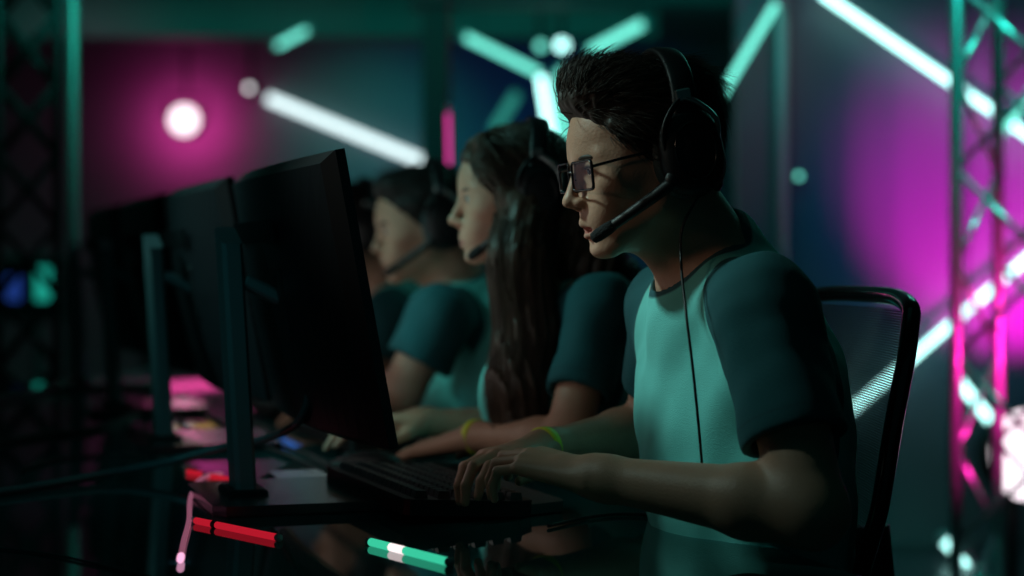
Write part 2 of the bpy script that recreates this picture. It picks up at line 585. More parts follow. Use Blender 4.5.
def head_sdf(p, fem=0.0, mouth=0.0):
    """signed distance of a head in its own frame: f forward, l left, u up; eyes at u = 0, ears at f = 0."""
    f, l, u = p
    a = np.abs(l)
    E = lambda c, r: d_ell(f, a, u, c, r)
    E0 = lambda c, r: d_ell(f, l, u, c, r)
    C = lambda p0, p1, r0, r1: d_cone(f, a, u, p0, p1, r0, r1)
    d = E0((-0.012, 0, 0.034), (0.094, 0.075, 0.080))
    d = smin(d, E0((0.040, 0, 0.034), (0.048, 0.059, 0.050)), 0.02)
    d = smin(d, E0((0.034, 0, -0.030), (0.052, 0.059, 0.072)), 0.03)
    d = smin(d, E0((0.054, 0, -0.066), (0.038, 0.036, 0.040)), 0.02)
    jw = 0.049 - 0.004 * fem
    d = smin(d, C((0.008, jw, -0.055), (0.070, 0.017, -0.101), 0.017, 0.012), 0.018)
    d = smin(d, C((0.000, jw + 0.004, -0.010), (0.008, jw, -0.058), 0.018, 0.016), 0.02)
    d = smin(d, E0((0.078, 0, -0.100 + 0.004 * fem), (0.0145, 0.017, 0.0135)), 0.014)            # chin
    d = smin(d, E((0.058, 0.042, -0.022), (0.022, 0.017, 0.015)), 0.016)        # cheekbones
    d = smin(d, E((0.066, 0.026, -0.050), (0.020, 0.020, 0.022)), 0.016)        # cheeks
    d = smin(d, C((0.0825, 0.012, 0.014), (0.069, 0.044, 0.016), 0.0085 - 0.002 * fem, 0.007), 0.012)   # brows
    d = smin(d, E0((0.075, 0, 0.026), (0.0125, 0.024, 0.018)), 0.02)
    d = smin(d, E((0.028, 0.047, -0.006), (0.040, 0.0215, 0.034)), 0.02)
    # eye sockets
    d = smax(d, -E((0.0965, 0.031, -0.0035), (0.0155, 0.0155, 0.0120)), 0.012)
    # eyelids
    lid = E((0.0735, 0.0310, -0.001), (0.0138, 0.0150, 0.0138))
    lid = smax(lid, -E((0.0905, 0.0310, -0.0020), (0.0110, 0.0125, 0.0040)), 0.002)
    d = smin(d, lid, 0.005)
    # nose
    d = smin(d, C((0.0865, 0, 0.004), (0.1045, 0, -0.029), 0.0066, 0.0076), 0.011)
    d = smin(d, E0((0.1065, 0, -0.0355), (0.0105, 0.0090, 0.0082)), 0.007)
    d = smin(d, E((0.0960, 0.0110, -0.0390), (0.0095, 0.0056, 0.0066)), 0.006)
    d = smin(d, E0((0.092, 0, -0.044), (0.012, 0.010, 0.006)), 0.006)
    d = smax(d, -E((0.1000, 0.0070, -0.0465), (0.0055, 0.0032, 0.0045)), 0.002)
    # muzzle and lips
    d = smin(d, E0((0.070, 0, -0.068), (0.0235, 0.027, 0.024)), 0.014)
    d = smin(d, C((0.0905, 0.000, -0.0600), (0.0915, 0.000, -0.064), 0.0050, 0.0050), 0.008)
    o = mouth
    d = smin(d, C((0.0950, 0.000, -0.0660 + 0.2 * o), (0.0800, 0.0215, -0.0705), 0.0060, 0.0028), 0.004)
    d = smin(d, C((0.0925, 0.000, -0.0795 - o), (0.0785, 0.0195, -0.0745 - 0.3 * o), 0.0066, 0.0028), 0.004)
    d = smax(d, -E0((0.0960, 0, -0.0724 - 0.45 * o), (0.0140, 0.0190 - 0.2 * o, 0.0009 + 0.62 * o)), 0.0015)
    d = smax(d, -E0((0.099, 0, -0.0890 - 0.5 * o), (0.0100, 0.020, 0.0050)), 0.008)
    # ears
    ear = E((-0.004, 0.0735, -0.008), (0.0175, 0.0085, 0.031))
    ear = smax(ear, -E((0.001, 0.0850, -0.004), (0.0105, 0.0080, 0.020)), 0.003)
    d = smin(d, ear, 0.004)
    return d


def hand_cones(W, K, normal, side, curl, scale=1.0, spread=1.0, thumb=0.3):
    """palm and five fingers: W wrist, K middle knuckle, normal points out of the back of the hand, side = +1 when the
    thumb lies along cross(normal, forward). Returns a list of (a, b, ra, rb, k)."""
    W, K = np.asarray(W, float), np.asarray(K, float)
    x = nrm(K - W)
    zz = nrm(np.asarray(normal, float) - x * np.dot(normal, x))
    yy = np.cross(zz, x) * side
    L = np.linalg.norm(K - W)
    s = scale
    loc = lambda a, b, c: W + x * a + yy * b + zz * c
    out = []
    kn = [(L * 0.96, 0.027 * s, -0.001), (L, 0.009 * s, 0.0015), (L * 0.97, -0.010 * s, 0.0), (L * 0.90, -0.027 * s, -0.003)]
    ln = [(0.042, 0.025, 0.021), (0.046, 0.028, 0.022), (0.043, 0.026, 0.022), (0.034, 0.020, 0.019)]
    for i, (k0, l3) in enumerate(zip(kn, ln)):
        w0 = loc(0.004, k0[1] * 0.62, -0.002)
        kp = loc(*k0)
        out.append((w0, kp, 0.0155 * s, 0.0105 * s, 0.010))
        p = kp
        ang = 0.0
        side_a = (0.10, 0.02, -0.06, -0.15)[i] * spread
        r = (0.0084, 0.0086, 0.0082, 0.0072)[i] * s
        for j in range(3):
            c = curl[i] if np.ndim(curl) else curl
            ang += math.radians((c * 0.35, c * 1.1, c * 0.7)[j])
            dirv = nrm(x * math.cos(ang) * math.cos(side_a) + yy * math.sin(side_a) - zz * math.sin(ang))
            q = p + dirv * l3[j] * s
            out.append((p, q, r * (1.0, 0.93, 0.84)[j], r * (0.95, 0.86, 0.74)[j], 0.0025))
            p = q
    t = [loc(0.012, 0.020 * s, -0.008), loc(0.040 * s, 0.042 * s, -0.016), loc(0.068 * s, 0.050 * s, -0.020 - 0.01 * thumb), loc(0.090 * s, 0.044 * s, -0.024 - 0.02 * thumb)]
    for j in range(3):
        out.append((t[j], t[j + 1], (0.0145, 0.0105, 0.0092)[j] * s, (0.0110, 0.0094, 0.0072)[j] * s, (0.010, 0.003, 0.002)[j]))
    return out


SKIN = mask_mat('skin', (0.58, 0.32, 0.22), [('lip', (0.50, 0.17, 0.14)), ('lash', (0.03, 0.02, 0.018))], rough=0.48, bump=0.10, bscale=300, noise=0.10, nscale=45, sss=0.08)
CLOTH = mask_mat('shirt_cloth', (0.17, 0.68, 0.63), [('sleeve', (0.008, 0.105, 0.122)), ('collar', (0.02, 0.11, 0.13)), ('seam', (0.012, 0.07, 0.085))],
                 rough=0.85, bump=0.25, bscale=700, noise=0.10, nscale=25, width=0.0012)


def make_person(name, label, C, yaw, pitch, NB, body_yaw, pelvis, chest, waist, arms, fem=0.0, mouth=0.0, scale=0.95, roll=0.0,
                grid=None, hair_fn=None, shirt_loose=0.016, hand_scale=1.0, shoulders=None, lean=0.0, depth=1.0):
    """C head centre; NB neck base; arms: list of (S, E, W, K, side, curl, normal) for left (near) and right (far)."""
    A = head_axes(yaw, pitch, roll)
    B = head_axes(body_yaw, lean)
    root = empty(name, (pelvis[0], pelvis[1], 0), label, 'person')
    s = scale
    tl = lambda x, y, z: tuple((A[i][0] * (x - C[0]) + A[i][1] * (y - C[1]) + A[i][2] * (z - C[2])) / s for i in range(3))
    wh = lambda p: C + (np.asarray(p, float) * s) @ A          # head frame to world
    X, Y, Z = grid
    f = Field(X, Y, Z)
    R = 0.15
    f.put(lambda x, y, z: head_sdf(tl(x, y, z), fem, mouth) * s, C - R, C + R, 0.004)
    # neck and torso
    nr = 0.052 - 0.009 * fem
    f.cone(wh((-0.022, 0, -0.045)), NB, nr, nr + 0.008, 0.022)
    f.cone(wh((0.020, 0, -0.085)), NB + 0.035 * B[0] - 0.01 * B[2], 0.024, 0.026, 0.03)
    for sg in (1, -1):
        f.cone(wh((-0.004, 0.050 * sg, -0.050)), NB + B[0] * 0.045 + B[1] * 0.012 * sg, 0.009, 0.009, 0.02)
    bw = 1.0 - 0.12 * fem
    Sh = [a['S'] for a in arms]
    for S_ in Sh:
        f.cone(NB - 0.02 * B[2], S_ - 0.01 * B[2], 0.048 * bw, 0.050 * bw, 0.03)
    f.ell(chest, (0.100 * depth, 0.150 * bw, 0.150), B, 0.05)
    f.ell(waist, (0.095 * depth, 0.130 * bw, 0.140), B, 0.06)
    f.ell(pelvis, (0.115 * depth, 0.150, 0.115), B, 0.06)
    if fem:
        for sg in (1, -1):
            f.ell(chest + B[0] * 0.07 + B[1] * 0.065 * sg - B[2] * 0.02, (0.045, 0.048, 0.048), B, 0.03)
    nails = []
    for a in arms:
        E_, W_, K_ = a['E'], a['W'], a['K']
        m = a.get('thick', 1.0) * (1 - 0.14 * fem)
        f.cone(a['S'], E_, 0.049 * m, 0.040 * m, 0.02)
        mid = E_ + (W_ - E_) * 0.28
        f.cone(E_, mid, 0.041 * m, 0.0425 * m, 0.015)
        f.cone(mid, W_, 0.041 * m, 0.0250 * m, 0.015)
        hc = hand_cones(W_, K_, a.get('normal', (0, 0, 1)), a['side'], a['curl'], hand_scale, a.get('spread', 1.0))
        f.cone(W_ - nrm(K_ - W_) * 0.012, W_ + (K_ - W_) * 0.45, 0.0245 * m, 0.0175 * m, 0.02)
        for (p, q, ra, rb, k) in hc:
            f.cone(p, q, ra, rb, k)
    g, V = field_geo(f, 1)
    loc = tl(V[:, 0], V[:, 1], V[:, 2])
    la = np.abs(loc[1])
    o = mouth
    up = 0.0058 - d_cone(loc[0], la, loc[2], (0.0945, 0, -0.0665 + 0.2 * o), (0.0800, 0.0205, -0.0708), 0.0, 0.0) * 1.0
    lo = 0.0066 - d_cone(loc[0], la, loc[2], (0.0915, 0, -0.0785 - o), (0.0785, 0.0185, -0.0742 - 0.3 * o), 0.0, 0.0) * 1.0
    inner = -d_ell(loc[0], loc[1], loc[2], (0.088, 0, -0.0724 - 0.45 * o), (0.014, 0.019, 0.003 + 0.6 * o))
    lash = 0.0030 - np.abs(d_ell(loc[0], la, loc[2], (0.0905, 0.0310, -0.0015), (0.0110, 0.0130, 0.0052))) - 10 * np.clip(-0.0005 - loc[2], 0, 1) - np.where(loc[0] < 0.07, 1.0, 0.0)
    body = g.build('body', SKIN, root, attrs={'lip': np.clip(np.maximum(np.maximum(up - 0.001, lo - 0.001), inner), -0.1, 0.1), 'lash': np.clip(lash, -0.1, 0.1)})
    # eyes
    for sg in (1, -1):
        e = Geo().ell(wh((0.0735, 0.0310 * sg, -0.001)), np.array([0.0127, 0.0127, 0.0127]) * s, A)
        eo = e.build('eye', M['eye'], root)
        ir = Geo().ell(wh((0.0832, 0.0318 * sg, -0.0022)), np.array([0.0034, 0.0056, 0.0056]) * s, A, 16, 8)
        ir.build('iris', M['iris'], eo)
        br = Geo().tube(bez([wh((0.0885, 0.0110 * sg, 0.0110)), wh((0.0870, 0.0240 * sg, 0.0155)), wh((0.0805, 0.0380 * sg, 0.0150)), wh((0.0695, 0.0490 * sg, 0.0090))], 6),
                        np.interp(np.linspace(0, 1, 19), [0, 0.3, 0.7, 1], [0.0030, 0.0046, 0.0038, 0.001]) * s * (1 - 0.3 * fem), 8)
        br.build('eyebrow', M['hair_dark'], root)
    # shirt
    L = shirt_loose
    fs = Field(*[np.asarray(q) for q in grid])
    zt = f.g[2]
    bd = depth
    fs.cone(NB - 0.008 * B[0] - 0.02 * B[2], NB - 0.010 * B[0] + 0.014 * B[2], 0.058 * bw, 0.056 * bw, 0.02)
    fs.ell(chest, (0.104 * bd + L, 0.155 * bw + L, 0.158 + L), B, 0.05)
    fs.ell(chest - B[0] * 0.02 - B[2] * 0.06, (0.105 * bd + L, 0.152 * bw + L, 0.16), B, 0.05)
    fs.ell(waist, (0.104 * bd + L * 1.4, 0.135 * bw + L * 1.4, 0.16), B, 0.07)
    fs.ell(pelvis + np.array([0, 0, 0.02]), (0.122 * bd + L * 1.4, 0.158 + L, 0.13), B, 0.07)
    if fem:
        for sg in (1, -1):
            fs.ell(chest + B[0] * 0.07 + B[1] * 0.065 * sg - B[2] * 0.02, (0.055, 0.058, 0.058), B, 0.035)
    for S_ in Sh:
        fs.cone(NB - 0.030 * B[2] - 0.006 * B[0], S_ - 0.006 * B[2], 0.052 * bw, 0.058 * bw, 0.035)
    fs.cone(NB - 0.03 * B[2], NB - 0.075 * B[2] + 0.01 * B[0], 0.062 * bw, 0.07 * bw, 0.03)
    for a in arms:
        H_ = a['S'] + (a['E'] - a['S']) * a.get('hem', 0.62)
        m = a.get('thick', 1.0) * (1 - 0.14 * fem)
        fs.cone(a['S'], H_, 0.062 * m, a.get('hem_r', 0.066) * m, 0.025)
    # folds
    s_ = fs.sl((-9, -9, -9), (9, 9, 9))
    x, y, z = fs.xyz(s_)
    near = np.abs(fs.F) < 0.03
    fs.F = fs.F + np.where(near, (0.0042 * fold(x, y, z, C[0] * 7, 0.8) + 0.0018 * fold(x, y, z, 3, 2.1)).astype(np.float32), 0)
    for a in arms:
        d = nrm(a['E'] - a['S'])
        H_ = a['S'] + (a['E'] - a['S']) * a.get('hem', 0.62)
        m = a.get('thick', 1.0) * (1 - 0.14 * fem)
        # the sleeve ends at the hem and is open below
        lo_, hi_ = np.minimum(H_, a['E']) - 0.12, np.maximum(H_, a['E']) + 0.12
        sl = fs.sl(lo_, hi_)
        x, y, z = fs.xyz(sl)
        along = (x - H_[0]) * d[0] + (y - H_[1]) * d[1] + (z - H_[2]) * d[2]
        arm = d_cone(x, y, z, a['S'], a['E'], 0.10, 0.10)
        tors = np.minimum(d_ell(x, y, z, chest, (0.104 + L, 0.155 * bw + L, 0.158 + L), B), d_ell(x, y, z, waist, (0.104 + L * 1.4, 0.135 * bw + L * 1.4, 0.16), B)) - 0.008
        cut = np.minimum(np.minimum(along, -arm), tors)
        fs.F[sl] = smax(fs.F[sl], cut, 0.003)
        fs.cone(H_ - d * 0.03, a['E'], min(0.060, a.get('hem_r', 0.066)) * m - 0.010, a.get('hem_r', 0.066) * m - 0.006, 0.002, 'sub') if a.get('open', True) else None
    # neck opening along the neck
    nd = nrm(wh((-0.022, 0, -0.045)) - NB)
    cn = NB - 0.004 * B[2] + 0.014 * B[0]
    cdir = nrm(nd * 0.8 + np.array([0, 0, 0.35]) + B[0] * 0.15)
    fs.cone(cn - cdir * 0.012 + B[0] * 0.004, cn + cdir * 0.12, 0.061 * bw, 0.085, 0.004, 'sub')
    # hem
    zb = pelvis[2] - 0.07
    s_ = fs.sl((-9, -9, -9), (9, 9, zb))
    fs.F[s_] = np.maximum(fs.F[s_], 0.01)
    g, V = field_geo(fs, 2)
    x, y, z = V.T
    rel = V - NB
    bf, bl, bu = (rel @ B[0], np.abs(rel @ B[1]), rel @ B[2])
    line = bl - (0.098 + 0.30 * np.clip(-bu - 0.03, 0, 9))
    dt = np.minimum(d_ell(x, y, z, chest, (0.104 + L, 0.150 * bw + L, 0.158 + L), B), d_ell(x, y, z, waist, (0.104 + L * 1.4, 0.135 * bw + L * 1.4, 0.16), B))
    da = np.minimum.reduce([d_cone(x, y, z, a['S'], a['S'] + (a['E'] - a['S']) * 0.62, 0.062, 0.066) for a in arms])
    sv = np.clip(np.maximum(np.minimum(line, 0.16 - da * 4), np.minimum(dt - da - 0.03, 0.02 - da)), -0.1, 0.1)
    t = (rel - (cn - NB)) @ cdir
    rr = np.linalg.norm((rel - (cn - NB)) - np.outer(t, cdir), axis=1)
    col = np.where(t > -0.05, 0.074 * bw + 0.2 * np.clip(t, 0, 1) - rr, -0.1)
    seam = 0.0016 - np.abs(sv)
    hems = np.full(len(V), -1.0)
    for a in arms:
        d = nrm(a['E'] - a['S'])
        H_ = a['S'] + (a['E'] - a['S']) * a.get('hem', 0.62)
        al = (V - H_) @ d
        hems = np.maximum(hems, np.where(d_cone(x, y, z, a['S'], a['E'], 0.08, 0.08) < 0, 0.0010 - np.abs(al + 0.020), -1))
    g.build('shirt', CLOTH, root, attrs={'sleeve': sv, 'collar': col, 'seam': np.maximum(seam, hems)})
    # trousers, shoes: seated, thighs forward under the table
    F0 = nrm(np.array([B[0][0], B[0][1], 0]))
    L0 = nrm(np.array([B[1][0], B[1][1], 0]))
    hp = np.array([pelvis[0], pelvis[1], 0.545])
    ft = Field(axis((hp[0] - 0.70, 0.012), (hp[0] + 0.22, 0)), axis((hp[1] - 0.50, 0.012), (hp[1] + 0.36, 0)), axis((0.02, 0.012), (0.70, 0)))
    ft.ell(hp + np.array([0, 0, 0.035]), (0.125, 0.160, 0.09), head_axes(body_yaw, 0), 0.04)
    shoes = Geo()
    for sg in (1, -1):
        h0 = hp + L0 * 0.085 * sg
        kn = h0 + F0 * 0.41 + L0 * 0.05 * sg + np.array([0, 0, 0.0])
        an = kn + F0 * 0.05 + np.array([0, 0, -0.47])
        ft.cone(h0, kn, 0.085, 0.062, 0.03)
        ft.cone(kn, an, 0.060, 0.046, 0.02)
        toe = an + F0 * 0.15
        shoes.tube([an - F0 * 0.05 + [0, 0, -0.02], an + [0, 0, -0.015], an + F0 * 0.07 + [0, 0, -0.022], toe + [0, 0, -0.035], toe + F0 * 0.03 + [0, 0, -0.04]],
                   [0.032, 0.042, 0.043, 0.040, 0.02], 14, ry=[0.045, 0.052, 0.046, 0.028, 0.016])
    g, V = field_geo(ft, 1)
    g.build('trousers', M['trouser'], root)
    so = shoes.build('shoes', M['shoe'], root)
    if hair_fn:
        hair_fn(root, A, wh, tl, C, s)
    return root, A, wh


def strands(g, roots, dirs_fn, n, step, rad, rng, jitter=0.15, seg=3):
    for r0 in roots:
        p = np.array(r0, float)
        pts = [p]
        nn = n if np.isscalar(n) else rng.integers(n[0], n[1])
        j = rng.normal(0, jitter, 3)
        for i in range(nn):
            d = nrm(dirs_fn(p, i / nn) + j)
            p = p + d * step
            pts.append(p)
        k = len(pts)
        rr = rad * np.interp(np.linspace(0, 1, k), [0, 0.3, 1], [0.8, 1.0, 0.25])
        g.tube(pts, rr, seg, cap=False)


def short_hair(material, quiff=1.0, seed=1, n_str=2600, h=0.0026, name='hair'):
    """short swept hair: a solid mass with combed ridges, and loose strands over it."""
    def fn(root, A, wh, tl, C, s):
        rng = np.random.default_rng(seed)
        G = axis((-0.13, h), (0.13, 0))
        f = Field(G, axis((-0.10, h), (0.10, 0)), axis((-0.10, h), (0.165, 0)))
        x, y, z = f.xyz((slice(None),) * 3)
        d = d_ell(x, y, z, (-0.010, 0, 0.038), (0.100, 0.083, 0.083))
        q = quiff
        d = smin(d, d_ell(x, y, z, (0.024, 0, 0.085), (0.062, 0.060, 0.034)), 0.02)
        d = smin(d, d_ell(x, y, z, (0.053, 0.004, 0.089 + 0.004 * q), (0.037 * q, 0.052, 0.029 * q)), 0.018)
        d = smin(d, d_ell(x, y, z, (-0.055, 0, 0.066), (0.050, 0.060, 0.050)), 0.02)
        d = smin(d, d_cone(x, np.abs(y), z, (0.024, 0.065, 0.045), (0.012, 0.066, -0.005), 0.012, 0.007), 0.012)      # sideburns
        d = smin(d, d_ell(x, y, z, (-0.070, 0, -0.020), (0.032, 0.052, 0.050)), 0.02)
        # combed ridges: waves run back from the forehead on top, down at the sides
        ph = 210 * y + 14 * np.sin(30 * x + 12 * z) + 40 * z
        ph2 = 150 * z - 90 * x + 6 * np.sin(60 * y)
        w = np.clip((z - 0.06) / 0.05, 0, 1)
        d = d + 0.0014 * (w * np.sin(ph) + (1 - w) * np.sin(ph2)) + 0.0010 * np.sin(430 * y + 120 * z + 9 * np.sin(25 * x))
        # keep the face and neck free
        face = d_ell(x, y, z, (0.124, 0, -0.018), (0.078, 0.120, 0.090))
        d = smax(d, -face, 0.012)
        d = smax(d, (-0.030 - z) + np.clip(x, 0, 1) * 1.2 - np.clip(-x - 0.04, 0, 0.035) * 1.1, 0.008)
        d = smax(d, -d_ell(x, np.abs(y), z, (0.030, 0.088, -0.055), (0.040, 0.040, 0.050)), 0.006)
        f.F = d.astype(np.float32)
        V, Q = f.mesh()
        V = relax(V, Q, 1, 0.4)
        g = Geo()
        nV = V.copy()
        W = C + (V * s) @ A
        g.V, g.F, g.n, g.smooth = [W], Q.tolist(), len(W), [True] * len(Q)
        # strands rooted on the mass
        cen = np.array([-0.005, 0, 0.03])
        pick = rng.choice(len(V), min(n_str, len(V)), replace=False)
        pick = [i for i in pick if np.linalg.norm(V[i] - cen) > 0.06 and V[i][2] > -0.03 and not (V[i][0] > 0.055 and V[i][2] < 0.088 and i % 6)]
        sv = Geo()
        for i in pick:
            p = V[i]
            top = np.clip((p[2] - 0.05) / 0.05, 0, 1)
            fr = np.clip((p[0] - 0.05) / 0.03, 0, 1) * top * np.clip((p[2] - 0.09) / 0.01, 0, 1)
            back = np.clip((-p[0] - 0.03) / 0.05, 0, 1) * (1 - top)

            def dirs(q_, t, top=top, fr=fr, back=back, sy=np.sign(p[1])):
                r = nrm(q_ - cen)
                c = top * np.array([-0.9, 0.25, 0.10]) + (1 - top) * np.array([-0.65, 0, -0.55]) + fr * np.array([1.25 - 1.9 * t, -0.35, 0.9 - 0.4 * t]) * 1.0 + back * np.array([0.3, 0, -0.7])
                c = c - r * np.dot(c, r) * (1.0 - 0.12 * top - 0.5 * fr)
                return c + r * (0.16 - 0.26 * t)
            sub = Geo()
            strands(sub, [p - 0.0005 * nrm(p - cen)], dirs, (5, 10), 0.0042 + 0.001 * top, 0.0006, rng, 0.13)
            v = np.concatenate(sub.V)
            sv.add(C + (v * s) @ A, sub.F)
        for v in sv.V:
            pass
        allv = np.concatenate(sv.V)
        g.add(allv, [q for q in sv.F])
        g.build(name, material, root)
    return fn


def long_hair(material, front_pts, back_pts, seed=3, h=0.004, n_str=1500):
    """long straight hair: cap, curtain in front of the near shoulder, hair down the back."""
    def fn(root, A, wh, tl, C, s):
        rng = np.random.default_rng(seed)
        fp, bp = np.asarray(front_pts), np.asarray(back_pts)
        allp = np.vstack([fp, bp, [C - 0.14], [C + 0.16]])
        lo, hi = allp.min(0) - 0.08, allp.max(0) + 0.08
        f = Field(axis((lo[0], h), (hi[0], 0)), axis((lo[1], h), (hi[1], 0)), axis((lo[2], h), (hi[2], 0)))

        def cap(x, y, z):
            a, b, c = tl(x, y, z)
            d = d_ell(a, b, c, (-0.012, 0, 0.036), (0.106, 0.086, 0.088))
            d = smin(d, d_ell(a, b, c, (-0.045, 0, -0.03), (0.065, 0.078, 0.090)), 0.03)
            d = smin(d, d_cone(a, np.abs(b), c, (0.050, 0.050, 0.090), (0.012, 0.076, -0.02), 0.020, 0.016), 0.015)
            d = smax(d, -d_ell(a, b, c, (0.112, 0, -0.035), (0.082, 0.105, 0.107)), 0.006)
            return d * s
        f.put(cap, C - 0.17, C + 0.17, 0.01)
        for pts, r0, r1 in ((fp, 0.044, 0.044), (bp, 0.060, 0.060)):
            for i in range(len(pts) - 1):
                t0, t1 = i / (len(pts) - 1), (i + 1) / (len(pts) - 1)
                f.cone(pts[i], pts[i + 1], r0 + (r1 - r0) * t0, r0 + (r1 - r0) * t1, 0.02)
        x, y, z = f.xyz((slice(None),) * 3)
        low = np.clip((C[2] + 0.03 - z) / 0.1, 0, 1)
        f.F = (f.F + low * (0.0035 * np.sin(260 * (x + 0.5 * y) + 5 * np.sin(14 * z)) + 0.002 * np.sin(430 * (y - 0.4 * x) + 4 * np.sin(18 * z)))
               + (1 - low) * 0.0016 * np.sin(300 * y + 60 * x + 5 * np.sin(40 * z))).astype(np.float32)
        g, V = field_geo(f, 1)
        sv = Geo()
        for pts, rr, n in ((fp, 0.046, n_str // 2), (bp, 0.062, n_str // 3)):
            for _ in range(n):
                a = rng.uniform(0, 2 * np.pi)
                off = np.array([math.cos(a), math.sin(a), 0]) * rr * rng.uniform(0.85, 1.12)
                curve = bez(pts + off, 4)
                i0 = rng.integers(0, max(1, len(curve) // 2))
                i1 = min(len(curve), i0 + rng.integers(6, 14))
                c = curve[i0:i1] + rng.normal(0, 0.002, 3)
                if len(c) > 2:
                    sv.tube(c, np.linspace(0.0011, 0.0003, len(c)), 3, cap=False)
            for _ in range(n // 3):       # loose ends
                a = rng.uniform(0, 2 * np.pi)
                off = np.array([math.cos(a), math.sin(a), 0]) * rr * rng.uniform(0.2, 1.0)
                e = pts[-1] + off
                c = np.array([e, e + [rng.normal(0, 0.006), rng.normal(0, 0.006), -0.03], e + [rng.normal(0, 0.012), rng.normal(0, 0.012), -rng.uniform(0.045, 0.075)]])
                sv.tube(c, [0.0016, 0.001, 0.0003], 3, cap=False)
        loc = np.array(tl(V[:, 0], V[:, 1], V[:, 2])).T
        ok = np.where((loc[:, 2] > -0.05) & (np.linalg.norm(loc - [-0.01, 0, 0.03], axis=1) < 0.13) & (loc[:, 0] < 0.075))[0]
        cen = C + np.array([0, 0, 0.02])
        for i in rng.choice(ok, min(len(ok), 1600), replace=False):
            def dirs(q_, t):
                r = nrm(q_ - cen)
                c = A[0] * -0.55 - A[2] * 0.9 + A[1] * 0.55 * np.sign((q_ - C) @ A[1])
                return c - r * np.dot(c, r) + r * 0.05
            strands(sv, [V[i]], dirs, (5, 9), 0.006, 0.0010, rng, 0.06)
        g.add(np.concatenate(sv.V), sv.F)
        g.build('hair', material, root)
    return fn


